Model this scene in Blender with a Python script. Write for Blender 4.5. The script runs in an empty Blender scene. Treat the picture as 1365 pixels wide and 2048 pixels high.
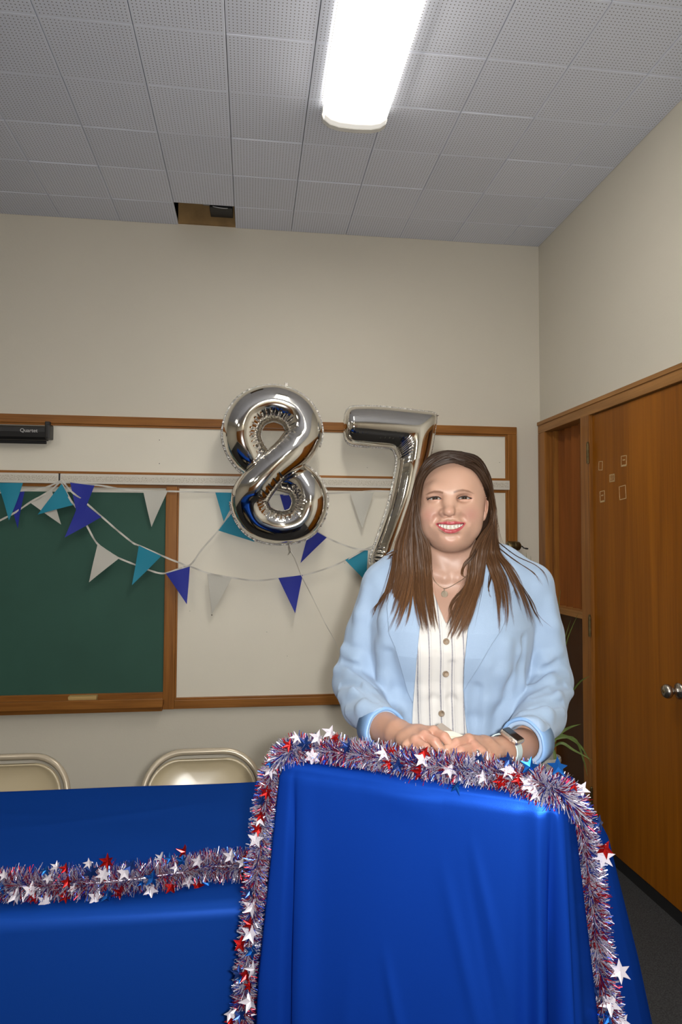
import bpy, bmesh, math, random
import numpy as np
from mathutils import Matrix, Vector
from mathutils.bvhtree import BVHTree
random.seed(7)
rng = np.random.RandomState(11)
PI = math.pi
scene = bpy.context.scene
COL = scene.collection

# ---------------------------------------------------------------- camera
W_PX, H_PX, F_PX = 1365.0, 2048.0, 1384.0
CAM = np.array([0.0, 0.0, 1.45])
YAW, PITCH, ROLL = math.radians(7.396), math.radians(2.477), math.radians(0.241)
_f = np.array([math.sin(YAW) * math.cos(PITCH), math.cos(YAW) * math.cos(PITCH), math.sin(PITCH)])
_r0 = np.array([math.cos(YAW), -math.sin(YAW), 0.0]); _u0 = np.cross(_r0, _f)
_r = _r0 * math.cos(ROLL) + _u0 * math.sin(ROLL)
_u = -_r0 * math.sin(ROLL) + _u0 * math.cos(ROLL)
CM = np.stack([_r, _u, -_f], 1)          # columns: view axes in the room
cam_d = bpy.data.cameras.new('camera')
cam = bpy.data.objects.new('camera', cam_d); COL.objects.link(cam)
m4 = Matrix.Identity(4)
for i in range(3):
    for j in range(3): m4[i][j] = CM[i, j]
    m4[i][3] = CAM[i]
cam.matrix_world = m4
cam_d.sensor_fit = 'VERTICAL'; cam_d.sensor_height = 24.0
cam_d.lens = F_PX / H_PX * 24.0
cam_d.clip_start = 0.02; cam_d.clip_end = 100
scene.camera = cam

# ---------------------------------------------------------------- light and exposure
scene.view_settings.view_transform = 'Standard'
scene.view_settings.look = 'None'
scene.view_settings.gamma = 1.0
scene.view_settings.use_curve_mapping = False
scene.view_settings.exposure = 0.0
TUBE_POWER = 21.2        # emission of the wrap-around diffusers
FLASH_W = 32.5           # the camera's pop-up flash
world = bpy.data.worlds.new('world'); scene.world = world
world.use_nodes = True
world.node_tree.nodes['Background'].inputs[0].default_value = (0.8, 0.82, 0.85, 1)
world.node_tree.nodes['Background'].inputs[1].default_value = 0.05
fl = bpy.data.lights.new('camera_flash', 'AREA'); fl.shape = 'RECTANGLE'; fl.size = 0.045; fl.size_y = 0.03
fl.energy = FLASH_W; fl.color = (1.0, 0.985, 0.95)
flo = bpy.data.objects.new('camera_flash', fl); COL.objects.link(flo)
fm = m4.copy()
fp = CAM + _r * 0.050 + _u * 0.006
for i in range(3): fm[i][3] = fp[i]
flo.matrix_world = fm

# ---------------------------------------------------------------- geometry of the view
def ray(px, py):
    return _r * ((px - W_PX / 2) / F_PX) - _u * ((py - H_PX / 2) / F_PX) + _f
def W(px, py, d):                      # point at depth d
    return CAM + ray(px, py) * d
def on_plane(px, py, axis, val):
    v = ray(px, py); return CAM + v * ((val - CAM[axis]) / v[axis])
def pix(P):
    q = (np.atleast_2d(P) - CAM) @ np.stack([_r, _u, _f], 1)
    return np.stack([W_PX / 2 + F_PX * q[:, 0] / q[:, 2], H_PX / 2 - F_PX * q[:, 1] / q[:, 2], q[:, 2]], 1)
YW, XR, ZC = 3.758, 1.635, 3.162       # back wall, right wall, ceiling
XL, YF = -4.2, -3.6                    # left wall, wall behind
def BW(px, py, off=0.0): return on_plane(px, py, 1, YW - off)
def RW(px, py, off=0.0): return on_plane(px, py, 0, XR - off)

# ---------------------------------------------------------------- materials
MAT = {}
def nt_new(name):
    m = bpy.data.materials.new(name); m.use_nodes = True
    return m, m.node_tree, m.node_tree.nodes['Principled BSDF']
def setp(b, **kw):
    names = dict(rough='Roughness', metal='Metallic', spec='Specular IOR Level', sss='Subsurface Weight', sheen='Sheen Weight',
                 sheen_rough='Sheen Roughness', coat='Coat Weight', coat_rough='Coat Roughness', trans='Transmission Weight', alpha='Alpha', aniso='Anisotropic')
    for k, v in kw.items(): b.inputs[names[k]].default_value = v
def pm(name, color, noise=0.0, nscale=8.0, bump=0.0, bscale=60.0, **kw):
    m, nt, b = nt_new(name)
    b.inputs['Base Color'].default_value = (*color, 1)
    setp(b, **kw)
    if noise or bump:
        tc = nt.nodes.new('ShaderNodeTexCoord')
    if noise:
        n = nt.nodes.new('ShaderNodeTexNoise'); n.inputs['Scale'].default_value = nscale; n.inputs['Detail'].default_value = 5
        r = nt.nodes.new('ShaderNodeValToRGB')
        r.color_ramp.elements[0].position = 0.3; r.color_ramp.elements[1].position = 0.7
        r.color_ramp.elements[0].color = (*[c * (1 - noise) for c in color], 1)
        r.color_ramp.elements[1].color = (*[min(1, c * (1 + noise)) for c in color], 1)
        nt.links.new(tc.outputs['Object'], n.inputs['Vector']); nt.links.new(n.outputs['Fac'], r.inputs[0]); nt.links.new(r.outputs[0], b.inputs['Base Color'])
    if bump:
        n2 = nt.nodes.new('ShaderNodeTexNoise'); n2.inputs['Scale'].default_value = bscale; n2.inputs['Detail'].default_value = 4
        bp = nt.nodes.new('ShaderNodeBump'); bp.inputs['Strength'].default_value = bump; bp.inputs['Distance'].default_value = 0.004
        nt.links.new(tc.outputs['Object'], n2.inputs['Vector']); nt.links.new(n2.outputs['Fac'], bp.inputs['Height']); nt.links.new(bp.outputs[0], b.inputs['Normal'])
    MAT[name] = m
    return m
def wood(name, dark, light, axis=2, scale=1.0, rough=0.38, coat=0.05, spec=0.22):
    """oak: grain stretched along one axis"""
    m, nt, b = nt_new(name); setp(b, rough=rough, coat=coat, coat_rough=0.25, spec=spec)
    tc = nt.nodes.new('ShaderNodeTexCoord'); mp = nt.nodes.new('ShaderNodeMapping')
    s = [14.0 * scale] * 3; s[axis] = 0.9 * scale
    mp.inputs['Scale'].default_value = s
    n = nt.nodes.new('ShaderNodeTexNoise'); n.inputs['Scale'].default_value = 1.0; n.inputs['Detail'].default_value = 6; n.inputs['Distortion'].default_value = 1.2
    mp2 = nt.nodes.new('ShaderNodeMapping'); s2 = [160.0 * scale] * 3; s2[axis] = 5.0 * scale; mp2.inputs['Scale'].default_value = s2
    n2 = nt.nodes.new('ShaderNodeTexNoise'); n2.inputs['Scale'].default_value = 1.0; n2.inputs['Detail'].default_value = 3
    mx = nt.nodes.new('ShaderNodeMath'); mx.operation = 'MULTIPLY_ADD'; mx.inputs[1].default_value = 0.45
    r = nt.nodes.new('ShaderNodeValToRGB'); r.color_ramp.elements[0].position = 0.38; r.color_ramp.elements[1].position = 1.0
    r.color_ramp.elements[0].color = (*dark, 1); r.color_ramp.elements[1].color = (*light, 1)
    L = nt.links.new
    L(tc.outputs['Object'], mp.inputs[0]); L(mp.outputs[0], n.inputs['Vector']); L(tc.outputs['Object'], mp2.inputs[0]); L(mp2.outputs[0], n2.inputs['Vector'])
    L(n2.outputs['Fac'], mx.inputs[0]); L(n.outputs['Fac'], mx.inputs[2]); L(mx.outputs[0], r.inputs[0]); L(r.outputs[0], b.inputs['Base Color'])
    MAT[name] = m; return m
def emit(name, color, strength):
    m = bpy.data.materials.new(name); m.use_nodes = True; nt = m.node_tree
    nt.nodes.remove(nt.nodes['Principled BSDF'])
    e = nt.nodes.new('ShaderNodeEmission'); e.inputs[0].default_value = (*color, 1); e.inputs[1].default_value = strength
    nt.links.new(e.outputs[0], nt.nodes['Material Output'].inputs[0]); MAT[name] = m; return m
def speckle(name, base, spot, thr, scale, rough=0.5, stretch=(1, 1, 1), band=None):
    """painted surface with small chips and dots of its own"""
    m, nt, b = nt_new(name); setp(b, rough=rough)
    tc = nt.nodes.new('ShaderNodeTexCoord'); mp = nt.nodes.new('ShaderNodeMapping'); mp.inputs['Scale'].default_value = stretch
    n = nt.nodes.new('ShaderNodeTexNoise'); n.inputs['Scale'].default_value = scale; n.inputs['Detail'].default_value = 3
    r = nt.nodes.new('ShaderNodeValToRGB'); r.color_ramp.elements[0].position = thr; r.color_ramp.elements[1].position = thr + 0.03
    r.color_ramp.elements[0].color = (*base, 1); r.color_ramp.elements[1].color = (*spot, 1)
    L = nt.links.new
    L(tc.outputs['Object'], mp.inputs[0]); L(mp.outputs[0], n.inputs['Vector']); L(n.outputs['Fac'], r.inputs[0]); L(r.outputs[0], b.inputs['Base Color'])
    MAT[name] = m; return m

pm('wall_paint', (0.655, 0.615, 0.525), noise=0.02, nscale=1.5, bump=0.10, bscale=140, rough=0.55, spec=0.3)
pm('panel_paint', (0.77, 0.73, 0.625), noise=0.02, nscale=3, bump=0.08, bscale=200, rough=0.45)
speckle('rail_paint', (0.66, 0.62, 0.54), (0.26, 0.22, 0.15), 0.56, 330.0, stretch=(0.7, 1, 1))
pm('rail_edge', (0.66, 0.63, 0.56), rough=0.4)
wood('oak_h', (0.13, 0.044, 0.008), (0.40, 0.165, 0.036), axis=0)
wood('oak_v', (0.13, 0.044, 0.008), (0.40, 0.165, 0.036), axis=2)
wood('oak_y', (0.15, 0.062, 0.014), (0.42, 0.20, 0.06), axis=1)
wood('door_oak', (0.15, 0.044, 0.002), (0.33, 0.110, 0.006), axis=2, scale=0.55, rough=0.42, coat=0.03, spec=0.18)
wood('slat_wood', (0.12, 0.034, 0.006), (0.25, 0.078, 0.014), axis=2, scale=0.8, rough=0.4)
wood('dark_panel', (0.040, 0.016, 0.006), (0.080, 0.030, 0.010), axis=2, scale=0.6, rough=0.35)
pm('chalk_green', (0.034, 0.098, 0.074), noise=0.10, nscale=2.5, rough=0.62, spec=0.25)
pm('carpet', (0.050, 0.050, 0.052), noise=0.45, nscale=220, bump=0.8, bscale=320, rough=0.95, spec=0.1)
pm('vinyl_black', (0.012, 0.012, 0.013), rough=0.5)
pm('black_metal', (0.010, 0.010, 0.011), rough=0.42)
pm('label_white', (0.55, 0.55, 0.55), rough=0.5)
pm('cavity', (0.34, 0.21, 0.085), noise=0.25, nscale=9, rough=0.8)
pm('tile_back', (0.10, 0.10, 0.10), rough=0.9)
pm('fixture_white', (0.75, 0.74, 0.70), rough=0.4)
md = emit('diffuser', (1.0, 0.945, 0.85), TUBE_POWER)
# the tubes stop short of the lens ends, so the last few centimetres glow less
_t = md.node_tree; _c = _t.nodes.new('ShaderNodeTexCoord'); _s = _t.nodes.new('ShaderNodeSeparateXYZ'); _t.links.new(_c.outputs['Object'], _s.inputs[0])
_m = _t.nodes.new('ShaderNodeMapRange'); _m.inputs['From Min'].default_value = -0.115; _m.inputs['From Max'].default_value = -0.045; _m.inputs['To Min'].default_value = TUBE_POWER; _m.inputs['To Max'].default_value = 0.75
_m.interpolation_type = 'SMOOTHSTEP'
_t.links.new(_s.outputs['Y'], _m.inputs['Value']); _t.links.new(_m.outputs[0], _t.nodes['Emission'].inputs['Strength'])
emit('diffuser_side', (1.0, 0.95, 0.88), TUBE_POWER * 0.09)
pm('chair_paint', (0.42, 0.35, 0.225), rough=0.34, coat=1.0, coat_rough=0.27)
pm('chair_tube', (0.42, 0.36, 0.27), rough=0.28, metal=0.25)
pm('rubber', (0.02, 0.02, 0.02), rough=0.7)
pm('plastic_grey', (0.35, 0.35, 0.35), rough=0.5)
pm('steel', (0.45, 0.42, 0.38), metal=1.0, rough=0.3)
pm('brass_old', (0.16, 0.12, 0.055), metal=0.9, rough=0.38, noise=0.3, nscale=40)
pm('chalk_block', (0.50, 0.34, 0.13), rough=0.8)
pm('tape_mark', (0.52, 0.36, 0.18), noise=0.3, nscale=120, rough=0.7)
pm('blue_white_plastic', (0.45, 0.55, 0.75), rough=0.3)
pm('grass_leaf', (0.10, 0.15, 0.035), noise=0.3, nscale=30, rough=0.5, spec=0.35)
pm('pot_ceramic', (0.36, 0.36, 0.33), rough=0.6)
pm('soil', (0.03, 0.02, 0.012), rough=0.95)
pm('foil', (0.80, 0.78, 0.74), metal=1.0, rough=0.075)
pm('foil_seam', (0.72, 0.71, 0.68), metal=1.0, rough=0.20, bump=1.0, bscale=240)
pm('clear_ribbon', (0.70, 0.68, 0.62), rough=0.3)
for nm, c in (('pennant_blue', (0.020, 0.032, 0.32)), ('pennant_cyan', (0.015, 0.24, 0.36)), ('pennant_white', (0.55, 0.54, 0.49)), ('ribbon_white', (0.60, 0.58, 0.53))):
    m = pm(nm, c, bump=0.15, bscale=500, rough=0.6, spec=0.3)
pm('tinsel_silver', (0.56, 0.54, 0.64), metal=0.65, rough=0.30)
pm('tinsel_red', (0.55, 0.02, 0.03), metal=0.85, rough=0.25)
pm('tinsel_blue', (0.03, 0.08, 0.50), metal=0.85, rough=0.25)
pm('star_white', (0.45, 0.42, 0.47), metal=0.1, rough=0.35)
pm('star_red', (0.50, 0.012, 0.012), metal=0.85, rough=0.22)
pm('star_blue', (0.012, 0.12, 0.48), metal=0.85, rough=0.22)
pm('star_navy', (0.010, 0.035, 0.17), metal=0.7, rough=0.25)
# satin cloth: matte dye under a soft blue sheen of the weave, no white glare at grazing angles
def satin(name, col, gloss=(0.02, 0.14, 0.75), rough=0.40, mix=0.22):
    m = bpy.data.materials.new(name); m.use_nodes = True; nt = m.node_tree; nt.nodes.remove(nt.nodes['Principled BSDF']); L = nt.links.new
    d = nt.nodes.new('ShaderNodeBsdfDiffuse'); d.inputs[0].default_value = (*col, 1)
    g = nt.nodes.new('ShaderNodeBsdfGlossy'); g.inputs[0].default_value = (*gloss, 1); g.inputs['Roughness'].default_value = rough
    mx = nt.nodes.new('ShaderNodeMixShader'); mx.inputs[0].default_value = mix
    tc = nt.nodes.new('ShaderNodeTexCoord'); n = nt.nodes.new('ShaderNodeTexNoise'); n.inputs['Scale'].default_value = 900
    bp = nt.nodes.new('ShaderNodeBump'); bp.inputs['Strength'].default_value = 0.10; bp.inputs['Distance'].default_value = 0.001
    L(tc.outputs['Object'], n.inputs['Vector']); L(n.outputs['Fac'], bp.inputs['Height'])
    for q in (d, g): L(bp.outputs[0], q.inputs['Normal'])
    L(d.outputs[0], mx.inputs[1]); L(g.outputs[0], mx.inputs[2]); L(mx.outputs[0], nt.nodes['Material Output'].inputs[0]); MAT[name] = m; return m
satin('satin_blue', (0.003, 0.026, 0.205), (0.02, 0.11, 0.60), 0.38, 0.22)
satin('table_blue', (0.004, 0.035, 0.215), (0.03, 0.10, 0.45), 0.5, 0.15)
# perforated ceiling tile
def tile_mat():
    m, nt, b = nt_new('ceiling_tile'); setp(b, rough=0.85, spec=0.15); L = nt.links.new
    tc = nt.nodes.new('ShaderNodeTexCoord'); sp = nt.nodes.new('ShaderNodeSeparateXYZ'); L(tc.outputs['Object'], sp.inputs[0])
    def M(op, a, bb=None):
        n = nt.nodes.new('ShaderNodeMath'); n.operation = op
        for k, v in ((0, a), (1, bb)):
            if v is None: continue
            if isinstance(v, (int, float)): n.inputs[k].default_value = v
            else: L(v, n.inputs[k])
        return n.outputs[0]
    pitch = 0.3048 / 23.0
    sq = []
    for k in (0, 1):
        fr = M('SUBTRACT', M('FRACT', M('ADD', M('DIVIDE', sp.outputs[k], pitch), 100.0)), 0.5)
        sq.append(M('MULTIPLY', fr, fr))
    d = M('SQRT', M('ADD', sq[0], sq[1]))
    hole = M('LESS_THAN', d, 0.165)
    inx = M('LESS_THAN', M('ABSOLUTE', sp.outputs[0]), 0.3048 / 2 - 0.008); iny = M('LESS_THAN', M('ABSOLUTE', sp.outputs[1]), 0.3048 / 2 - 0.008)
    face = M('LESS_THAN', sp.outputs[2], 0.001)
    hole = M('MULTIPLY', M('MULTIPLY', M('MULTIPLY', hole, inx), iny), face)
    n = nt.nodes.new('ShaderNodeTexNoise'); n.inputs['Scale'].default_value = 7; oi = nt.nodes.new('ShaderNodeObjectInfo')
    r = nt.nodes.new('ShaderNodeValToRGB'); r.color_ramp.elements[0].color = (0.69, 0.72, 0.81, 1); r.color_ramp.elements[1].color = (0.74, 0.77, 0.865, 1)
    L(oi.outputs['Random'], r.inputs[0])
    mx = nt.nodes.new('ShaderNodeMix'); mx.data_type = 'RGBA'; L(hole, mx.inputs[0]); L(r.outputs[0], mx.inputs[6]); mx.inputs[7].default_value = (0.22, 0.22, 0.22, 1)
    L(mx.outputs[2], b.inputs['Base Color']); MAT['ceiling_tile'] = m
tile_mat()
# vertex colour driven materials
def vc_mat(name, attr='Col', **kw):
    m, nt, b = nt_new(name); setp(b, **kw)
    a = nt.nodes.new('ShaderNodeAttribute'); a.attribute_name = attr; nt.links.new(a.outputs['Color'], b.inputs['Base Color'])
    MAT[name] = m; return m, nt, b
_, nt_, b_ = vc_mat('skin', rough=0.45, spec=0.42, sss=0.12)
b_.inputs['Subsurface Radius'].default_value = (0.9, 0.35, 0.2); b_.inputs['Subsurface Scale'].default_value = 0.006
_tc = nt_.nodes.new('ShaderNodeTexCoord'); _n = nt_.nodes.new('ShaderNodeTexNoise'); _n.inputs['Scale'].default_value = 700
_bp = nt_.nodes.new('ShaderNodeBump'); _bp.inputs['Strength'].default_value = 0.12; _bp.inputs['Distance'].default_value = 0.0008
nt_.links.new(_tc.outputs['Object'], _n.inputs['Vector']); nt_.links.new(_n.outputs['Fac'], _bp.inputs['Height']); nt_.links.new(_bp.outputs[0], b_.inputs['Normal'])
vc_mat('hair', rough=0.46, spec=0.32)
vc_mat('hair_base', rough=0.9, spec=0.05)
vc_mat('eye', rough=0.08, spec=0.6)
pm('blazer_cloth', (0.285, 0.385, 0.53), bump=0.25, bscale=1100, rough=0.68, sheen=0.15, spec=0.3)
pm('blazer_lining', (0.20, 0.35, 0.60), rough=0.4)
vc_mat('blouse_cloth', rough=0.75, spec=0.2)
pm('horn_button', (0.20, 0.145, 0.095), noise=0.35, nscale=150, rough=0.5)
pm('teeth', (0.50, 0.46, 0.39), rough=0.2)
pm('lash', (0.018, 0.012, 0.010), rough=0.5)
pm('mouth_inside', (0.10, 0.02, 0.02), rough=0.5)
pm('gold_chain', (0.42, 0.33, 0.24), metal=1.0, rough=0.3)
pm('pendant_metal', (0.40, 0.34, 0.26), metal=0.9, rough=0.35, bump=0.5, bscale=900)
pm('watch_case', (0.70, 0.62, 0.55), metal=0.9, rough=0.2)
pm('watch_glass', (0.010, 0.011, 0.013), rough=0.06)
pm('watch_band', (0.48, 0.58, 0.58), rough=0.5)
pm('trouser_cloth', (0.03, 0.03, 0.04), rough=0.8)
pm('paper', (0.66, 0.60, 0.50), rough=0.7)
pm('paper_grey', (0.26, 0.22, 0.19), rough=0.7)
pm('lectern_wood', (0.20, 0.10, 0.04), noise=0.2, rough=0.5)
pm('table_top_grey', (0.40, 0.40, 0.38), rough=0.5)

# ---------------------------------------------------------------- object helpers
PINFO = {}
def _link(name, me): 
    o = bpy.data.objects.new(name, me); COL.objects.link(o); return o
def thing(name, label, cat, loc, group=None):
    o = _link(name, None); o.location = Vector([float(v) for v in loc]); o['label'] = label; o['category'] = cat
    if group: o['group'] = group
    o.empty_display_size = 0.1
    PINFO[o.name] = np.array(loc, float)
    return o
def tag(o, label, cat, group=None):
    o['label'] = label; o['category'] = cat
    if group: o['group'] = group
    return o
def obj(name, verts, faces, mat, parent=None, smooth=False, origin=None, mats=None, fmat=None, colors=None, label=None, kind=None):
    V = np.asarray(verts, float)
    if parent is not None:
        org = PINFO[parent.name]
    elif origin is not None: org = np.array(origin, float)
    else:
        lo, hi = V.min(0), V.max(0); org = np.array([(lo[0] + hi[0]) / 2, (lo[1] + hi[1]) / 2, lo[2]])
    me = bpy.data.meshes.new(name)
    if isinstance(faces, np.ndarray):
        n, k = faces.shape
        me.vertices.add(len(V)); me.vertices.foreach_set('co', (V - org).astype(np.float32).ravel())
        me.loops.add(n * k); me.loops.foreach_set('vertex_index', faces.astype(np.int32).ravel())
        me.polygons.add(n); me.polygons.foreach_set('loop_start', np.arange(0, n * k, k, dtype=np.int32))
        me.update(calc_edges=True)
    else:
        me.from_pydata([tuple(v) for v in (V - org)], [], faces); me.update()
    if mats:
        for mm in mats: me.materials.append(MAT[mm])
        me.polygons.foreach_set('material_index', np.asarray(fmat, dtype=np.int32))
    else: me.materials.append(MAT[mat])
    if smooth: me.polygons.foreach_set('use_smooth', np.ones(len(me.polygons), dtype=bool))
    if colors is not None:
        ca = me.color_attributes.new('Col', 'FLOAT_COLOR', 'POINT')
        c4 = np.ones((len(V), 4), np.float32); c4[:, :3] = colors; ca.data.foreach_set('color', c4.ravel())
    o = _link(name, me)
    if parent is not None: o.parent = parent
    else: o.location = Vector([float(v) for v in org])
    PINFO[o.name] = org
    if label: o['label'] = label
    if kind: o['kind'] = kind
    return o
def struct(o): o['kind'] = 'structure'; return o

class MB:
    """collects shapes into one mesh"""
    def __init__(s): s.v = []; s.f = []; s.n = 0; s.m = []
    def add(s, v, f, mi=0):
        v = np.asarray(v, float)
        s.v.append(v); s.f += [tuple(int(i) + s.n for i in q) for q in f]; s.m += [mi] * len(f); s.n += len(v); return s
    def box(s, x0, x1, y0, y1, z0, z1, bev=0.0, M=None, mi=0):
        x0, x1 = min(x0, x1), max(x0, x1); y0, y1 = min(y0, y1), max(y0, y1); z0, z1 = min(z0, z1), max(z0, z1)
        if bev <= 0:
            v = [(x, y, z) for z in (z0, z1) for y in (y0, y1) for x in (x0, x1)]
            f = [(0, 2, 3, 1), (4, 5, 7, 6), (0, 1, 5, 4), (2, 6, 7, 3), (0, 4, 6, 2), (1, 3, 7, 5)]
        else:
            bm = bmesh.new(); bmesh.ops.create_cube(bm, size=1.0)
            for q in bm.verts: q.co = Vector(((x0 + x1) / 2 + q.co.x * (x1 - x0), (y0 + y1) / 2 + q.co.y * (y1 - y0), (z0 + z1) / 2 + q.co.z * (z1 - z0)))
            bev = min(bev, 0.45 * min(x1 - x0, y1 - y0, z1 - z0))
            bmesh.ops.bevel(bm, geom=bm.edges[:], offset=bev, segments=2, affect='EDGES', profile=0.7)
            bm.verts.index_update()
            v = [tuple(q.co) for q in bm.verts]; f = [[q.index for q in p.verts] for p in bm.faces]; bm.free()
        v = np.array(v, float)
        if M is not None: v = v @ M[:3, :3].T + M[:3, 3]
        return s.add(v, f, mi)
    def tube(s, pts, r, n=10, cap=True, closed=False, flat=1.0, up=None, mi=0):
        P = np.asarray(pts, float); k = len(P); R = np.full(k, r) if np.isscalar(r) else np.asarray(r, float)
        T = np.gradient(P, axis=0) if not closed else (np.roll(P, -1, 0) - np.roll(P, 1, 0))
        T /= np.linalg.norm(T, axis=1)[:, None] + 1e-12
        ref = np.array([0, 0, 1.0]) if up is None else np.array(up, float)
        if up is None and abs(T[0] @ ref) > 0.9: ref = np.array([1.0, 0, 0])
        A = np.cross(T[0], ref); A /= np.linalg.norm(A)
        v = []
        for i in range(k):
            if up is not None: A = np.cross(T[i], ref); A /= np.linalg.norm(A) + 1e-12
            else:
                A = A - T[i] * (A @ T[i]); A /= np.linalg.norm(A) + 1e-12
            B = np.cross(T[i], A)
            for j in range(n):
                a = 2 * PI * j / n; v.append(P[i] + R[i] * (math.cos(a) * A + flat * math.sin(a) * B))
        f = []
        for i in range(k if closed else k - 1):
            i2 = (i + 1) % k
            for j in range(n): f.append((i * n + j, i * n + (j + 1) % n, i2 * n + (j + 1) % n, i2 * n + j))
        if cap and not closed: f.append(tuple(range(n))[::-1]); f.append(tuple((k - 1) * n + j for j in range(n)))
        return s.add(v, f, mi)
    def lathe(s, prof, c, ax=(0, 0, 1), n=24, mi=0):
        ax = np.array(ax, float); ax /= np.linalg.norm(ax); ref = np.array([1.0, 0, 0]) if abs(ax[0]) < 0.9 else np.array([0, 1.0, 0])
        A = np.cross(ax, ref); A /= np.linalg.norm(A); B = np.cross(ax, A); c = np.array(c, float); v = []; f = []
        for (r, h) in prof:
            for j in range(n):
                a = 2 * PI * j / n; v.append(c + ax * h + max(r, 1e-5) * (math.cos(a) * A + math.sin(a) * B))
        for i in range(len(prof) - 1):
            for j in range(n): f.append((i * n + j, i * n + (j + 1) % n, (i + 1) * n + (j + 1) % n, (i + 1) * n + j))
        f.append(tuple(range(n))[::-1]); f.append(tuple((len(prof) - 1) * n + j for j in range(n)))
        return s.add(v, f, mi)
    def build(s, name, mat, parent=None, **kw):
        mats = kw.pop('mats', None)
        if mats: kw['mats'] = mats; kw['fmat'] = s.m
        return obj(name, np.concatenate(s.v), s.f, mat, parent, **kw)
def catmull(P, n):
    P = np.asarray(P, float); k = len(P)
    Q = np.vstack([2 * P[0] - P[1], P, 2 * P[-1] - P[-2]])
    t = np.linspace(0, k - 1 - 1e-9, n); i = t.astype(int); u = (t - i)[:, None]
    p0, p1, p2, p3 = Q[i], Q[i + 1], Q[i + 2], Q[i + 3]
    return 0.5 * ((2 * p1) + (-p0 + p2) * u + (2 * p0 - 5 * p1 + 4 * p2 - p3) * u ** 2 + (-p0 + 3 * p1 - 3 * p2 + p3) * u ** 3)
def text_mesh(s, size, M, name, mat, parent, extrude=0.0006):
    cu = bpy.data.curves.new('lettering', 'FONT'); cu.body = s; cu.size = size; cu.extrude = extrude; cu.align_x = 'CENTER'; cu.align_y = 'CENTER'
    o = bpy.data.objects.new('lettering_tmp', cu); COL.objects.link(o)
    dg = bpy.context.evaluated_depsgraph_get(); me = bpy.data.meshes.new_from_object(o.evaluated_get(dg))
    V = np.array([tuple(v.co) for v in me.vertices]); F = [tuple(p.vertices) for p in me.polygons]
    bpy.data.objects.remove(o); bpy.data.curves.remove(cu); bpy.data.meshes.remove(me)
    V = V @ M[:3, :3].T + M[:3, 3]
    return obj(name, V, F, mat, parent)

# ================================================================ ROOM
T = 0.3048
GX0, GY0 = -0.1014, 2.2948            # a tile corner of the ceiling grid
floor = struct(MB().box(XL, XR + 0.2, YF, YW + 0.2, -0.06, 0.0).build('floor', 'carpet'))
struct(MB().box(XL, XR + 0.3, YW, YW + 0.15, 0, ZC + 0.2).build('wall_back', 'wall_paint'))
struct(MB().box(XL - 0.15, XL, YF, YW, 0, ZC + 0.2).build('wall_left', 'wall_paint'))
struct(MB().box(XL, XR, YF - 0.15, YF, 0, ZC + 0.2).build('wall_front', 'wall_paint'))
# ceiling: backing deck with the gap of the missing tile, then single tiles
ceil = _link('ceiling', None); ceil.location = (0, 0, ZC); ceil['kind'] = 'structure'; PINFO['ceiling'] = np.array([0, 0, ZC])
hx0, hx1 = GX0 - T, GX0; hy0, hy1 = GY0 + 4 * T, YW
deck = MB(); zt, zb = ZC + 0.20, ZC + 0.014
deck.box(XL, hx0, YF, YW, zb, zt).box(hx1, XR, YF, YW, zb, zt).box(hx0, hx1, YF, hy0, zb, zt)
deck.build('ceiling_deck', 'tile_back', ceil)
tb = MB().box(-T / 2 + 0.0012, T / 2 - 0.0012, -T / 2 + 0.0012, T / 2 - 0.0012, 0, 0.0135, bev=0.0028)
proto = {}
def tile(x0, x1, y0, y1):
    """whole tiles share one mesh; cut ones along the walls get their own"""
    full = abs(x1 - x0 - T) < 1e-4 and abs(y1 - y0 - T) < 1e-4
    cx, cy = (x0 + x1) / 2, (y0 + y1) / 2
    if full and 'm' in proto:
        o = _link('ceiling_tile', proto['m']); o.parent = ceil
    else:
        b = MB().box(x0 + 0.0012, x1 - 0.0012, y0 + 0.0012, y1 - 0.0012, ZC, ZC + 0.0135, bev=0.0028)
        o = b.build('ceiling_tile', 'ceiling_tile', ceil)
        # hole pattern is laid out from the tile centre
        gx = GX0 + (math.floor((cx - GX0) / T) + 0.5) * T; gy = GY0 + (math.floor((cy - GY0) / T) + 0.5) * T
        V = np.empty(len(o.data.vertices) * 3, np.float32); o.data.vertices.foreach_get('co', V); V = V.reshape(-1, 3); V -= np.array([gx, gy, 0], np.float32)
        o.data.vertices.foreach_set('co', V.ravel()); o.location = (gx, gy, 0)
        if full: proto['m'] = o.data
        o.location.z = rng.uniform(-0.0008, 0.0008); o.rotation_euler = (rng.uniform(-.003, .003), rng.uniform(-.003, .003), 0); return
    o.location = (cx, cy, rng.uniform(-0.0012, 0.0012)); o.rotation_euler = (rng.uniform(-.004, .004), rng.uniform(-.004, .004), rng.uniform(-.002, .002))
for i in range(-9, 6):
    for j in range(-10, 5):
        x0, y0 = GX0 + i * T, GY0 + j * T
        if i == -1 and j == 4: continue
        tile(x0, min(x0 + T, XR), y0, min(y0 + T, YW))
rest = MB().box(XL, XR, YF, GY0 - 10 * T, ZC, ZC + 0.0135).box(XL, GX0 - 9 * T, GY0 - 10 * T, YW, ZC, ZC + 0.0135)
rest.build('ceiling_board', 'fixture_white', ceil)
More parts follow.
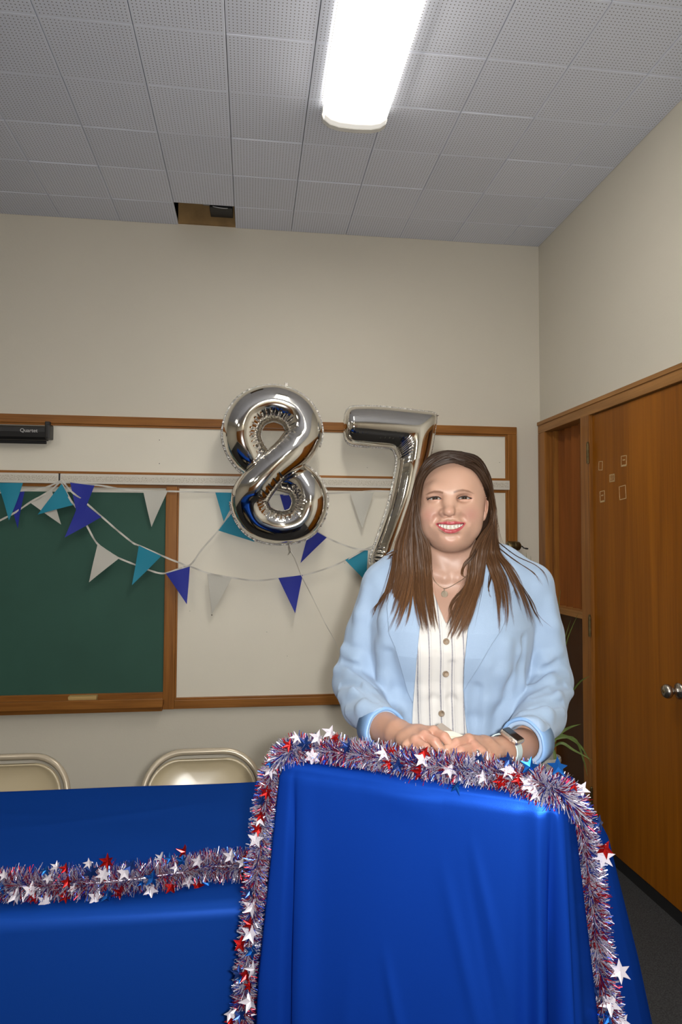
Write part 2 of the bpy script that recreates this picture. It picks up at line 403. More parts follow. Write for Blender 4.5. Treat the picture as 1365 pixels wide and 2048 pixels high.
# cavity behind the missing tile
cv = MB(); cv.box(hx0, hx1, hy0, hy1, ZC + 0.13, ZC + 0.20).box(hx0 - .01, hx0, hy0, hy1, ZC + .014, ZC + .14).box(hx1, hx1 + .01, hy0, hy1, ZC + .014, ZC + .14).box(hx0, hx1, hy0 - .01, hy0, ZC + .014, ZC + .14)
cv.box(hx0, hx1, hy1 - 0.02, hy1, ZC + .004, ZC + .13)
cv.build('ceiling_cavity', 'cavity', ceil)
jb = thing('junction_box', 'black electrical box inside the gap of the missing ceiling tile', 'electrical box', (hx1 - .075, hy1 - .11, ZC + .05))
MB().box(hx1 - .13, hx1 - .012, hy1 - .16, hy1 - .05, ZC + .03, ZC + .125, bev=.004).build('box_body', 'black_metal', jb)
MB().box(hx1 - .17, hx1 - .10, hy1 - .12, hy1 - .06, ZC + .085, ZC + .128, bev=.003).build('conduit_bracket', 'plastic_grey', jb)
MB().tube(catmull([(hx1 - .14, hy1 - .12, ZC + .06), (hx1 - .10, hy1 - .17, ZC + .028), (hx1 - .05, hy1 - .165, ZC + .026), (hx1 - .012, hy1 - .13, ZC + .05)], 14), .0025, 6).build('wire', 'label_white', jb)
# right wall, built around the door opening
z_head_out = RW(1077, 849)[2]; z_head_in = z_head_out - 0.062
yc0 = YW - 0.012                                        # casing starts right at the corner
y_rec1 = RW(1097, 1000)[1]; y_rec0 = RW(1170, 1000)[1]; y_jamb = RW(1189, 1100)[1]
y_door_end = y_jamb - 0.86; y_cas_end = y_door_end - 0.10
z_sill = RW(1140, 1218)[2]
wr = MB()
wr.box(XR, XR + .15, YF, y_cas_end + .03, 0, ZC + .2).box(XR, XR + .15, y_cas_end + .03, YW, z_head_in + .03, ZC + .2)
wr.box(XR + 0.13, XR + .2, y_cas_end, YW, 0, z_head_in + .1)
struct(wr.build('wall_right', 'wall_paint'))
tr = _link('trim_1', None); tr['kind'] = 'structure'; tr.location = (XR, y_jamb, 0); PINFO['trim_1'] = np.array([XR, y_jamb, 0])
b = MB().box(XR - .018, XR + .10, y_cas_end, yc0, z_head_in, z_head_out, bev=.004); b.build('head_casing', 'oak_y', tr)
MB().box(XR - .024, XR, y_cas_end, yc0, z_head_out - .016, z_head_out + .004, bev=.003).build('head_moulding', 'oak_y', tr)
MB().box(XR - .018, XR + .12, y_rec1, yc0, 0, z_head_in, bev=.004).build('side_casing', 'oak_v', tr)
MB().box(XR + .02, XR + .12, y_rec1 - .03, y_rec1, z_sill, z_head_in, bev=.003).build('side_stop', 'oak_v', tr)
MB().box(XR - .020, XR + .12, y_jamb, y_rec0, 0, z_head_in + .002, bev=.004).build('mullion_post', 'oak_v', tr)
MB().box(XR - .018, XR + .12, y_cas_end, y_door_end, 0, z_head_in, bev=.004).build('side_casing', 'oak_v', tr)
MB().box(XR - .006, XR + .12, y_rec0, y_rec1, z_sill - .035, z_sill, bev=.003).build('sill', 'oak_y', tr)
MB().box(XR + .035, XR + .05, y_rec0, y_rec1, 0, z_sill - .035).build('lower_panel', 'dark_panel', tr)
# tall boards in the recess, each a little angled
nb = 5; ya, yb = y_rec0, y_rec1 - .03; wbd = (yb - ya) / nb
for k in range(nb):
    y0 = ya + k * wbd; v = []
    for z in (z_sill, z_head_in):
        v += [(XR + .092, y0, z), (XR + .046, y0 + wbd * .95, z), (XR + .060, y0 + wbd * .97, z), (XR + .106, y0, z)]
    obj('tall_board', v, [(0, 1, 5, 4), (1, 2, 6, 5), (2, 3, 7, 6), (3, 0, 4, 7), (0, 3, 2, 1), (4, 5, 6, 7)], 'slat_wood', tr)
# flush door
dr = _link('door_1', None); dr['kind'] = 'structure'; dr.location = (XR, y_jamb, 0); PINFO['door_1'] = np.array([XR, y_jamb, 0])
dz0 = 0.055
MB().box(XR - .004, XR + .04, y_door_end + .004, y_jamb - .004, dz0, z_head_in - .004, bev=.002).build('door_leaf', 'door_oak', dr)
MB().box(XR + .0, XR + .05, y_door_end, y_jamb, 0.0, dz0 - .004).build('door_foot_strip', 'vinyl_black', dr)  # dark strip between the floor and the door leaf
for (px, py) in ((1187, 906), (1194, 1255), (1201, 1606)):
    P = RW(px, py, 0.012); hz = P[2]
    hb = MB(); hb.tube([(XR - .026, y_jamb + .001, hz - .048), (XR - .026, y_jamb + .001, hz + .048)], .0065, 10)
    for k in range(-2, 3): hb.lathe([(.0075, -.0015), (.0075, .0015)], (XR - .026, y_jamb + .001, hz + k * .019), n=10)
    hb.lathe([(.0045, 0), (.006, .004), (.003, .009)], (XR - .026, y_jamb + .001, hz + .048), n=10)
    hb.box(XR - .024, XR - .020, y_jamb, y_jamb + .018, hz - .045, hz + .045)
    hb.build('hinge', 'brass_old', dr)
kn = RW(1362, 1382); hk = MB()
hk.lathe([(.030, 0), (.031, .004), (.022, .009), (.012, .012), (.011, .030), (.020, .036), (.027, .046), (.027, .054), (.022, .062), (.008, .066)], (XR - .004, kn[1], kn[2]), ax=(-1, 0, 0), n=28)
kno = hk.build('door_knob', 'steel', dr, smooth=True)
MB().lathe([(.006, 0), (.006, .003)], (XR - .070, kn[1], kn[2]), ax=(-1, 0, 0), n=14).build('key_cylinder', 'brass_old', kno)
# tape residue squares on the door
for (px, py, w, h, rot, full) in ((1202, 931.5, 8, 17, 4, 0), (1248.5, 922, 10, 19, 2, 1), (1225, 956, 10, 14, 0, 2), (1205.5, 993, 10, 21, -3, 1), (1246, 985, 12, 24, -4, 0)):
    P = RW(px, py, .0045); hw = w / 2 * .0046; hh = h / 2 * .00255; b = MB(); t = .0032
    a = math.radians(rot); M = np.eye(4); M[1:3, 1:3] = [[math.cos(a), -math.sin(a)], [math.sin(a), math.cos(a)]]; M[:3, 3] = P
    x = (-.0004, .0006)
    b.box(*x, -hw, hw, hh - t, hh, M=M).box(*x, -hw, hw, -hh, -hh + t * (2.5 if full == 1 else 1), M=M).box(*x, -hw, -hw + t, -hh, hh, M=M).box(*x, hw - t, hw, -hh, hh, M=M)
    if full == 2:
        for k in range(-2, 3): b.box(*x, -hw, hw, k * hh / 3 - .001, k * hh / 3 + .0012, M=M)
    if full == 1: b.box(*x, -hw * .4, hw * .4, hh * .1, hh * .3, M=M)
    b.build('tape_residue', 'tape_mark', dr)
P = RW(1173, 1222, 0.0)
tag(MB().tube([(XR - .004, y_rec0 + .004, z_sill + .006), (XR + .012, y_rec0 + .050, z_sill + .006)], .006, 10).build('marker_pen', 'blue_white_plastic'), 'small blue and white marker lying on the sill beside the wooden post', 'pen')
struct(MB().box(XR - .006, XR, YF, y_cas_end, 0, .10).build('baseboard_right', 'vinyl_black'))
struct(MB().box(XL, XR, YW - .006, YW, 0, .10).build('baseboard_back', 'vinyl_black'))
# unseen oak boards added behind the camera to turn the balloon reflections brown
tr2 = _link('trim_2', None); tr2['kind'] = 'structure'; tr2.location = (0, YF, 0); PINFO['trim_2'] = np.array([0, YF, 0])
for k in range(7):
    MB().box(XL + .3 + k * .78, XL + 1.05 + k * .78, YF, YF + .02, .1, 2.1, bev=.004).build('reflection_panel', 'door_oak', tr2)

# ================================================================ CEILING LIGHTS
def ceiling_light(y0, label, x0=None):
    L_, wd, hgt = 1.22, .255, .082
    cx = LX if x0 is None else x0
    t = thing('ceiling_light', label, 'light', (cx, y0, ZC), 'wrap-around fluorescent lights')
    MB().box(cx - .11, cx + .11, y0 - L_ + .01, y0 - .01, ZC - .030, ZC - .001, bev=.004).build('housing', 'fixture_white', t)
    # prismatic wrap lens: U profile, open at the top
    prof = [(-wd / 2 + .004, -.020), (-wd / 2, -.034), (-wd / 2 + .006, -.052), (-wd / 2 + .030, -.070), (-wd / 2 + .065, -.079), (0, -hgt), (wd / 2 - .065, -.079), (wd / 2 - .030, -.070), (wd / 2 - .006, -.052), (wd / 2, -.034), (wd / 2 - .004, -.020)]
    v = [(cx + a, y, ZC + c) for y in (y0 - L_ + .02, y0 - .02) for a, c in prof]; n = len(prof)
    f = [(i, i + 1, n + i + 1, n + i) for i in range(n - 1)]
    # the flat lens glows strongly; the folded sides have a faint added glow
    lo_ = [q for q in range(n - 1) if 2 <= q <= n - 4]
    obj('diffuser', v, [f[q] for q in lo_], 'diffuser', t)
    obj('side_lens', v, [f[q] for q in range(n - 1) if q not in lo_], 'diffuser_side', t)
    for s in (0, 1):
        ye = y0 - L_ if s else y0
        b = MB(); P = [(cx + a * 1.03, ZC + c * 1.03 - .001) for a, c in prof]; P = [(P[0][0], ZC - .002)] + P + [(P[-1][0], ZC - .002)]
        ya, yb = (ye, ye + .024) if s else (ye - .024, ye)
        k = len(P); vv = [(x, ya, z) for x, z in P] + [(x, yb, z) for x, z in P]
        b.add(vv, [tuple(range(k)), tuple(range(2 * k - 1, k - 1, -1))] + [(i, i + k, (i + 1) % k + k, (i + 1) % k) for i in range(k)])
        b.build('end_cap', 'fixture_white', t)
    return t
Pn = on_plane(703, 262, 2, ZC - .07); Pa = on_plane(645, 255, 2, ZC - .07); Pb = on_plane(771, 262, 2, ZC - .07)
LX = (Pa[0] + Pb[0]) / 2; LY = (Pa[1] + Pb[1]) / 2
ceiling_light(LY, 'long white fluorescent light glowing on the tiled ceiling above the woman')
ceiling_light(LY - 2.6, 'fluorescent light on the ceiling above the camera, in line with the first')
ceiling_light(LY - 5.0, 'fluorescent light on the ceiling at the far end of the room behind the camera')
ceiling_light(LY - 1.3, 'fluorescent light on the left part of the ceiling, behind the camera', LX - 2.45)
ceiling_light(LY - 3.9, 'fluorescent light at the far left end of the room behind the camera', LX - 2.45)

# ================================================================ BOARD ON THE BACK WALL
XBL = -3.0                                   # left end, out of the frame
z_ft = BW(520, 842)[2]; z_fb = BW(520, 862)[2]            # top frame
x_fr1 = BW(1032, 1000)[0]; x_fr0 = BW(1010, 1000)[0]
z_b1 = BW(500, 1392)[2]; z_b0 = BW(500, 1412)[2]
z_rt, z_rb = BW(600, 955, .02)[2], BW(600, 974, .02)[2]
x_dv0, x_dv1 = BW(330, 1200)[0], BW(357, 1200)[0]
bd = thing('writing_board', 'long oak-framed board on the back wall with green chalkboard left and white panel right', 'board', (x_dv0, YW, z_b0))
def frame_piece(name, x0, x1, z0, z1, mat, inner):
    b = MB(); b.box(x0, x1, YW - .026, YW - .001, z0, z1, bev=.004)
    t = .010
    for sd in inner:                          # quarter-round bead along the inner edge
        if sd == 'b': b.box(x0 + .004, x1 - .004, YW - .019, YW - .001, z0 - t, z0, bev=.003)
        if sd == 't': b.box(x0 + .004, x1 - .004, YW - .019, YW - .001, z1, z1 + t, bev=.003)
        if sd == 'l': b.box(x0 - t, x0, YW - .019, YW - .001, z0 + .004, z1 - .004, bev=.003)
        if sd == 'r': b.box(x1, x1 + t, YW - .019, YW - .001, z0 + .004, z1 - .004, bev=.003)
    return b.build(name, mat, bd)
frame_piece('top_frame', XBL, x_fr1, z_fb + .010, z_ft, 'oak_h', 'b')
frame_piece('side_frame', x_fr0 + .010, x_fr1, z_b0, z_fb + .010, 'oak_v', 'l')
frame_piece('bottom_frame', x_dv1 - .012, x_fr0 + .010, z_b0, z_b1 - .006, 'oak_h', 't')
frame_piece('middle_post', x_dv0, x_dv1 - .012, z_b0 - .001, z_rb - .008, 'oak_v', 'r')
MB().box(XBL, x_fr0 + .012, YW - .010, YW - .001, z_rt, z_fb + .012).build('upper_panel', 'panel_paint', bd)
MB().box(x_dv1 - .014, x_fr0 + .012, YW - .010, YW - .001, z_b1 - .01, z_rb).build('white_panel', 'panel_paint', bd)
z_g1 = BW(200, 985)[2]
MB().box(XBL, x_dv0 + .002, YW - .012, YW - .001, z_b1 - .01, z_g1).build('chalkboard', 'chalk_green', bd)
MB().box(XBL, x_dv0 + .002, YW - .014, YW - .001, z_g1, z_g1 + .014, bev=.002).build('chalkboard_edge', 'rail_edge', bd)
MB().box(XBL, x_fr0 + .012, YW - .020, YW - .002, z_rt, z_rt + .014, bev=.003).build('upper_bead', 'oak_h', bd)
MB().box(XBL, x_fr0 + .012, YW - .016, YW - .002, z_rb - .016, z_rb, bev=.003).build('lower_bead', 'oak_h', bd)
x_j = BW(122, 960)[0]; x_re = BW(1020, 965, .03)[0]
for a, c in ((XBL, x_j - .004), (x_j + .004, x_re)):
    r_ = MB().box(a, c, YW - .032, YW - .002, z_rb, z_rt, bev=.003).build('map_rail', 'rail_edge', bd)
    MB().box(a + .006, c - .006, YW - .0335, YW - .031, z_rb + .012, z_rt - .012).build('cork_strip', 'rail_paint', r_)
MB().box(x_j - .009, x_j + .009, YW - .031, YW - .002, z_rb + .002, z_rt).build('rail_joint', 'black_metal', bd)
# chalk tray
tray = MB(); zt1 = BW(200, 1392, .05)[2]
tray.box(XBL, x_dv0 + .006, YW - .070, YW - .002, zt1 - .058, zt1 - .030, bev=.005)
tray.box(XBL, x_dv0 + .006, YW - .078, YW - .064, zt1 - .060, zt1 - .014, bev=.005)
tray.box(XBL, x_dv0 + .006, YW - .020, YW - .002, zt1 - .04, zt1 + .006, bev=.004)
tray.box(XBL, x_dv0, YW - .045, YW - .002, zt1 - .088, zt1 - .058, bev=.008)
tray.build('chalk_tray', 'oak_h', bd)
P0, P1 = BW(137, 1400, .05), BW(194, 1400, .05)
er = thing('board_eraser', 'yellowish wooden eraser block lying on the chalk tray', 'eraser', (P0[0], YW - .05, zt1 - .03))
MB().box(P0[0], P1[0], YW - .062, YW - .022, zt1 - .012, zt1 + .002, bev=.003).build('wooden_back', 'chalk_block', er)
MB().box(P0[0] + .002, P1[0] - .002, YW - .060, YW - .024, zt1 - .030, zt1 - .012, bev=.002).build('felt_pad', 'chalk_block', er)
# chips and pin holes on the panel: a few shallow dents
for (px, py, r) in ((319, 880, 2), (319, 927, 2.2), (424, 1230, 3), (350, 1012, 2.6), (534, 1264, 1.6), (380, 1222, 1.5), (575, 1312, 1.4), (735, 935, 1.5), (1000, 925, 1.6), (690, 1126, 1.5)):
    P = BW(px, py, .011); tagp = MB().lathe([(.0022 * r / 2, 0), (.0016 * r / 2, .0016), (.0004, .002)], P, ax=(0, -1, 0), n=8)
    tagp.build('pin', 'black_metal', bd)
# ---- roller screen housing
P0, P1 = BW(97, 850, .08), BW(97, 878, .08)
sc_ = thing('projection_screen', 'black retracted projection screen case mounted over the board at the left', 'screen', (P0[0] - .3, YW - .05, P1[2]))
hz1, hz0 = P0[2], P1[2] - .004
b = MB(); prof = [(-.030, hz1), (-.072, hz1 - .004), (-.088, hz1 - .016), (-.092, (hz0 + hz1) / 2), (-.088, hz0 + .012), (-.076, hz0), (-.030, hz0)]
k = len(prof); v = [(XBL, YW + a, c) for a, c in prof] + [(P0[0] - .012, YW + a, c) for a, c in prof]
b.add(v, [tuple(range(k)), tuple(range(2 * k - 1, k - 1, -1))] + [(i, i + k, (i + 1) % k + k, (i + 1) % k) for i in range(k)]); b.build('case', 'black_metal', sc_)
MB().box(P0[0] - .014, P0[0] + .012, YW - .096, YW - .026, hz0 + .004, hz1 + .004, bev=.008).build('end_cap', 'black_metal', sc_)
MB().box(P0[0] - .020, P0[0] + .004, YW - .075, YW - .045, hz1, hz1 + .020, bev=.004).build('hanging_bracket', 'black_metal', sc_)
MB().tube([(XBL, YW - .060, hz0 - .012), (P0[0] - .014, YW - .060, hz0 - .012)], .008, 10).build('pull_bar', 'black_metal', sc_)
Pt = BW(57.5, 861, .0932); M = np.eye(4); M[:3, 0] = (1, 0, 0); M[:3, 1] = (0, 0, 1); M[:3, 2] = (0, -1, 0); M[:3, 3] = (Pt[0], YW - .0925, Pt[2])
text_mesh('Quartet', .026, M, 'lettering', 'label_white', sc_)
# ---- pencil sharpener on the frame
S = BW(1030, 1092, .05)
ps = thing('pencil_sharpener', 'old brass pencil sharpener mounted on the right oak frame of the board', 'sharpener', (S[0], YW - .026, S[2]))
MB().lathe([(.002, -.046), (.020, -.045), (.025, -.040), (.026, -.020), (.0265, .010), (.024, .026), (.014, .034), (.006, .037), (.002, .038)], S, ax=(1, 0, -.03), n=24).build('sharpener_body', 'brass_old', ps, smooth=True)
MB().lathe([(.0262, -.004), (.0275, -.002), (.0275, .002), (.0262, .004)], S, ax=(1, 0, -.03), n=24).build('collar', 'brass_old', ps)
MB().box(S[0] - .018, S[0] + .012, S[1] + .012, YW - .026, S[2] - .012, S[2] + .012, bev=.004).build('mount_bracket', 'brass_old', ps)
MB().tube([S + (.036, 0, 0), S + (.046, 0, -.002), S + (.048, -.006, -.010), S + (.066, -.006, -.014)], .0035, 8).lathe([(.004, -.004), (.005, 0), (.004, .012), (.001, .013)], S + (.064, -.006, -.014), ax=(1, 0, -.1), n=10).build('crank', 'black_metal', ps)

# ================================================================ BUNTING
def strip(P, wd, nrm_y=-1.0, twist=0.0):
    P = np.asarray(P); k = len(P); T_ = np.gradient(P, axis=0); T_ /= np.linalg.norm(T_, axis=1)[:, None]
    N = np.array([0, -1.0, 0]); v = []
    for i in range(k):
        B = np.cross(T_[i], N); B /= np.linalg.norm(B); a = twist * math.sin(i * 0.7 + twist * 3)
        B2 = B * math.cos(a) + N * math.sin(a); v += [P[i] + B2 * wd / 2, P[i] - B2 * wd / 2]
    f = [(2 * i, 2 * i + 1, 2 * i + 3, 2 * i + 2) for i in range(k - 1)]
    return np.array(v), f
def pennant(parent, a, b_, tip, color, off, curl):
    A, B, C = BW(*a, off), BW(*b_, off), BW(*tip, off + .004)
    n = 7; v = []; idx = {}
    for i in range(n + 1):
        for j in range(n + 1 - i):
            u, w = i / n, j / n                 # u towards the tip, w along the top
            P = A * (1 - u - w) + B * w + C * u
            P = P + np.array([0, -1, 0]) * (curl * math.sin((w + .5 * u) * PI * 1.2) * (.4 + u) + .004 * math.sin(u * 5 + curl * 200))
            idx[(i, j)] = len(v); v.append(P)
    f = []
    for i in range(n):
        for j in range(n - i):
            f.append((idx[(i, j)], idx[(i, j + 1)], idx[(i + 1, j)]))
            if j < n - i - 1: f.append((idx[(i, j + 1)], idx[(i + 1, j + 1)], idx[(i + 1, j)]))
    v = np.array(v); m = len(v); v2 = np.vstack([v, v + np.array([0, .0008, 0])]); f2 = f + [(q[2] + m, q[1] + m, q[0] + m) for q in f]
    return obj('pennant', v2, f2, 'pennant_' + color, parent, smooth=True)
def bunting(label, pts, pens, off, wd=.0095):
    P = np.array([BW(x, y, off) for x, y in pts]); P = catmull(P, 8 * len(pts))
    P[:, 1] += .004 * np.sin(np.arange(len(P)) * .35 + off * 100)
    t = thing('bunting_string', label, 'bunting', P[0], 'pennant bunting pinned up along the board')
    v, f = strip(P, wd, twist=.5)
    v = np.vstack([v, v + np.array([0, .0006, 0])]); m = len(P) * 2
    obj('ribbon', v, f + [tuple(q + m for q in reversed(g)) for g in f], 'ribbon_white', t, smooth=True)
    for k, p in enumerate(pens): pennant(t, p[0], p[1], p[2], p[3], off + .004 + .002 * (k % 3), (.010 if k % 2 else -.008))
bunting('white ribbon with pale pennants running level under the map rail to the right',
        [(123, 962), (160, 968), (200, 971), (261, 980), (358, 983), (430, 985), (560, 989), (700, 985), (750, 982), (830, 984), (860, 980)],
        [((286, 981), (336, 981), (302.5, 1054), 'white'), ((431, 985), (478, 986), (448, 1043), 'cyan'), ((560, 989), (606, 989), (580, 1056), 'blue'), ((700, 985), (748, 985), (724, 1057), 'white')], .040)
bunting('short bunting running level to the left edge, with cyan over blue pennants',
        [(122, 962), (90, 975), (60, 980), (0, 985), (-60, 990), (-130, 992)],
        [((15, 979), (49, 982), (34, 1057), 'blue'), ((-4, 966), (46, 966), (20, 1041), 'cyan'), ((-100, 990), (-58, 990), (-80, 1060), 'white')], .048)
bunting('white ribbon slanting down to the left edge with one white pennant hanging askew',
        [(122, 962), (96, 984), (60, 1005), (28, 1026), (0, 1041), (-60, 1068), (-130, 1090)],
        [((58, 1004), (103, 978), (121, 1049), 'white'), ((-90, 1076), (-50, 1066), (-60, 1140), 'cyan')], .056)
bunting('lowest sagging bunting string, crossing the chalkboard and the white panel behind the woman',
        [(122, 964), (140, 998), (154, 1017), (175, 1054), (194, 1086), (216, 1103), (238, 1116), (269, 1129), (298, 1140), (326, 1147), (355, 1139), (378, 1133), (415, 1146), (462, 1155), (510, 1161), (557, 1157), (605, 1151), (656, 1136), (691, 1121), (737, 1096), (790, 1082), (840, 1075)],
        [((123, 967), (146, 1010), (74, 1029), 'cyan'), ((160, 1001), (203, 1034), (131, 1075), 'blue'), ((195, 1088), (239, 1116), (177, 1165), 'white'), ((332, 1147), (380, 1133), (374.5, 1208), 'blue'),
         ((415, 1146), (464, 1156), (424, 1229), 'white'), ((557, 1156), (606, 1150), (590.5, 1226), 'blue'), ((691, 1120), (737, 1095), (733, 1163), 'cyan')], .064)
bunting('bunting string hanging diagonally over the chalkboard, then rising behind the silver eight',
        [(125, 962), (142, 982), (166, 1001), (209, 1038), (240, 1065), (265, 1085), (278, 1091), (323, 1111), (358, 1125), (380, 1130), (405, 1098), (437, 1061), (466, 1022), (500, 1000), (560, 1028), (620, 1056), (654, 1075), (678, 1086), (711, 1097), (750, 1100), (800, 1104)],
        [((140, 965), (189, 971), (158, 1050), 'blue'), ((278, 1091), (323, 1112), (265, 1170), 'cyan'), ((437, 1061), (466, 1022), (510, 1084), 'cyan'), ((620, 1056), (654, 1075), (601, 1126), 'blue')], .072)

# ================================================================ FOIL NUMBER BALLOONS
BD = .20                                            # distance of the balloons' middle from the wall
def foil_loft(name, Lp, Rp, parent, depth_k=.92, n=30, yo=None, crease=0.0, inner=None, cap=8, grooves=52):
    """tube between two outlines given as point rows on the wall-parallel plane"""
    Lp, Rp = np.asarray(Lp), np.asarray(Rp); k = len(Lp); v = []
    for i in range(k):
        C = (Lp[i] + Rp[i]) / 2; A = (Rp[i] - Lp[i]) / 2; r = np.linalg.norm(A); A = A / r
        for j in range(n):
            a = 2 * PI * j / n; ca, sa = math.cos(a), math.sin(a)
            dk = r * depth_k
            side = 1 if ca > 0 else 0
            cr = crease[i] if hasattr(crease, '__len__') else crease
            onin = (inner is None or inner[i] == side); aca = abs(ca)
            band = max(0.0, min(1.0, (aca - (.45 if onin else .86)) / .14)) * (1.0 if aca < .995 else .5)
            fr = (i / k * grooves + (.13 * math.sin(i * .9))) % 1.0; gv = math.exp(-((fr - .5) / .15) ** 2)
            fr2 = (i / k * grooves * 2.6) % 1.0
            amp = cr * band * (1.0 if onin else .35)
            w = 1 - amp * gv - .25 * amp * math.sin(fr2 * 6.28) * (aca > .8)
            P = C + A * r * ca * (1 - .04 * amp * gv) + np.array([0, -1, 0]) * (dk * sa * w)
            if yo is not None: P = P + np.array([0, -1, 0]) * yo[i]
            v.append(P)
    f = [(i * n + j, i * n + (j + 1) % n, (i + 1) * n + (j + 1) % n, (i + 1) * n + j) for i in range(k - 1) for j in range(n)]
    return v, f, n, k
# --- the eight: one closed fat tube crossing itself
cU, cL = (545, 876), (560, 1003)
pathpx = []
# (px, py, half width px, forward offset): diagonal strand in front from lower left to upper right
ctrl = [(507, 983, 37, .045), (546, 939, 33, .062), (590, 900, 37, .045), (608, 864, 37, .015), (590, 824, 37, .0), (546, 807, 37, .0), (502, 824, 38, .0), (484, 868, 38, .0), (502, 912, 36, -.015), (548, 946, 31, -.045),
        (600, 962, 34, -.020), (620, 1002, 36, .0), (604, 1042, 35, .0), (564, 1055, 33, .0), (521, 1043, 36, .0), (501, 1012, 37, .02)]
cc = np.array(ctrl, float); n0 = len(cc); cl = np.vstack([cc, cc[:1]])
def closed_cat(C, n):
    k = len(C); t = np.linspace(0, k, n, endpoint=False); i = t.astype(int); u = (t - i)[:, None]
    p0, p1, p2, p3 = C[(i - 1) % k], C[i % k], C[(i + 1) % k], C[(i + 2) % k]
    return .5 * ((2 * p1) + (-p0 + p2) * u + (2 * p0 - 5 * p1 + 4 * p2 - p3) * u ** 2 + (-p0 + 3 * p1 - 3 * p2 + p3) * u ** 3)
Q = closed_cat(cc, 620)
Wp = np.array([BW(a, b_, BD) for a, b_ in Q[:, :2]]); mpp = np.linalg.norm(BW(500, 900, BD) - BW(600, 900, BD)) / 100
Tn = np.roll(Wp, -1, 0) - np.roll(Wp, 1, 0); Tn /= np.linalg.norm(Tn, axis=1)[:, None]
Nn = np.stack([Tn[:, 2], 0 * Tn[:, 0], -Tn[:, 0]], 1)
hw = Q[:, 2] * mpp
cuv = np.array([BW(*cU, BD), BW(*cL, BD)])
inner = []; cre = []
for i in range(len(Wp)):
    c = cuv[0] if Wp[i, 2] > (cuv[0, 2] + cuv[1, 2]) / 2 else cuv[1]
    inner.append(1 if (c - Wp[i]) @ Nn[i] > 0 else 0); cre.append(.10 if abs(Q[i, 3]) > .03 else .22)
e8 = thing('number_balloon', 'silver foil balloon in the shape of the digit 8 hanging before the board', 'balloon', cuv[1])
v, f, n, k = foil_loft('', Wp - Nn * hw[:, None], Wp + Nn * hw[:, None], e8, yo=Q[:, 3], crease=cre, inner=inner, n=56, grooves=58)
f += [((k - 1) * n + j, (k - 1) * n + (j + 1) % n, (j + 1) % n, j) for j in range(n)]
o8 = obj('foil_body', v, f, 'foil', e8, smooth=True)
# seam flange round the outside with little puckers
def seam(pts_in, pts_out, parent, mat='foil_seam', closed=True):
    A = np.asarray(pts_in); B = np.asarray(pts_out); k = len(A)
    v = []
    for i in range(k):
        j = .0030 * math.sin(i * .9) + .002 * math.sin(i * 2.1)
        v += [A[i] + (0, -.003, 0), B[i] + (0, j, 0), A[i] + (0, .003, 0)]
    f = []
    for i in range(k if closed else k - 1):
        a, b2 = 3 * i, 3 * ((i + 1) % k); f += [(a, a + 1, b2 + 1, b2), (a + 1, a + 2, b2 + 2, b2 + 1)]
    return obj('seam', v, f, mat, parent)
out = np.array([Nn[i] * (-1 if inner[i] else 1) for i in range(len(Wp))])
yoff = np.stack([0 * Q[:, 3], -Q[:, 3], 0 * Q[:, 3]], 1)
sel = [i for i in range(len(Wp)) if abs(Q[i, 3]) < .028]
runs = []; cur = []
for i in range(len(Wp)):
    if i in sel: cur.append(i)
    elif cur: runs.append(cur); cur = []
if cur: runs.append(cur)
for rn in runs:
    if len(rn) > 6: seam((Wp + out * (hw - .006)[:, None] + yoff)[rn], (Wp + out * (hw + .008)[:, None] + yoff)[rn], e8, closed=False)
    if len(rn) > 6: seam((Wp - out * (hw - .006)[:, None] + yoff)[rn], (Wp - out * (hw + .003)[:, None] + yoff)[rn], e8, closed=False)
P = BW(578, 1090, BD)
MB().tube([P + (0, 0, .02), P, P + (.003, -.004, -.018), P + (.008, 0, -.036), P + (-.004, 0, -.052)], [.012, .008, .020, .014, .003], 10, flat=.25).build('filling_tail', 'foil_seam', e8)
P = BW(573, 770, BD); MB().box(P[0] - .008, P[0] + .008, P[1] - .002, P[1] + .002, P[2] - .004, P[2] + .012, bev=.002).build('hanging_tab', 'foil_seam', e8)
v, f = strip(catmull([BW(581, 1100, BD), BW(592, 1120, BD), BW(603, 1150, .16), BW(628, 1200, .12), BW(650, 1245, .10), BW(671, 1285, .09), BW(690, 1340, .09)], 30), .004, twist=.8)
obj('tether', v, f, 'clear_ribbon', e8)
# --- the seven
O7 = [(688, 843), (692, 824), (703, 815), (730, 813), (770, 815), (810, 819), (845, 823), (869, 827), (873, 838), (869, 866), (862, 905), (853, 940), (842, 985), (826, 1035), (810, 1085), (800, 1118), (790, 1140)]
I7 = [(688, 864), (692, 880), (703, 889), (725, 892), (750, 894), (770, 895), (783, 897), (789, 902), (792, 909), (794, 917), (793, 930), (788, 960), (778, 1005), (764, 1050), (750, 1090), (742, 1112), (741, 1130)]
Lq = np.array([BW(a, b_, BD - .02) for a, b_ in O7]); Rq = np.array([BW(a, b_, BD - .02) for a, b_ in I7])
NS = 330; Lc, Rc = catmull(Lq, NS), catmull(Rq, NS)
mid = (Lc + Rc) / 2
cre = [.22 if i < .10 * NS else (.22 if .42 * NS < i < .60 * NS else (.14 if i > .88 * NS else .008)) for i in range(NS)]
s7 = thing('number_balloon', 'silver foil balloon in the shape of the digit 7 behind the woman\'s shoulder', 'balloon', mid[-1])
wdt = np.linalg.norm(Lc - Rc, axis=1) / 2
v, f, n, k = foil_loft('', Lc, Rc, s7, depth_k=1.0, crease=cre, inner=[1] * NS, n=48, grooves=44)
v = np.array(v)
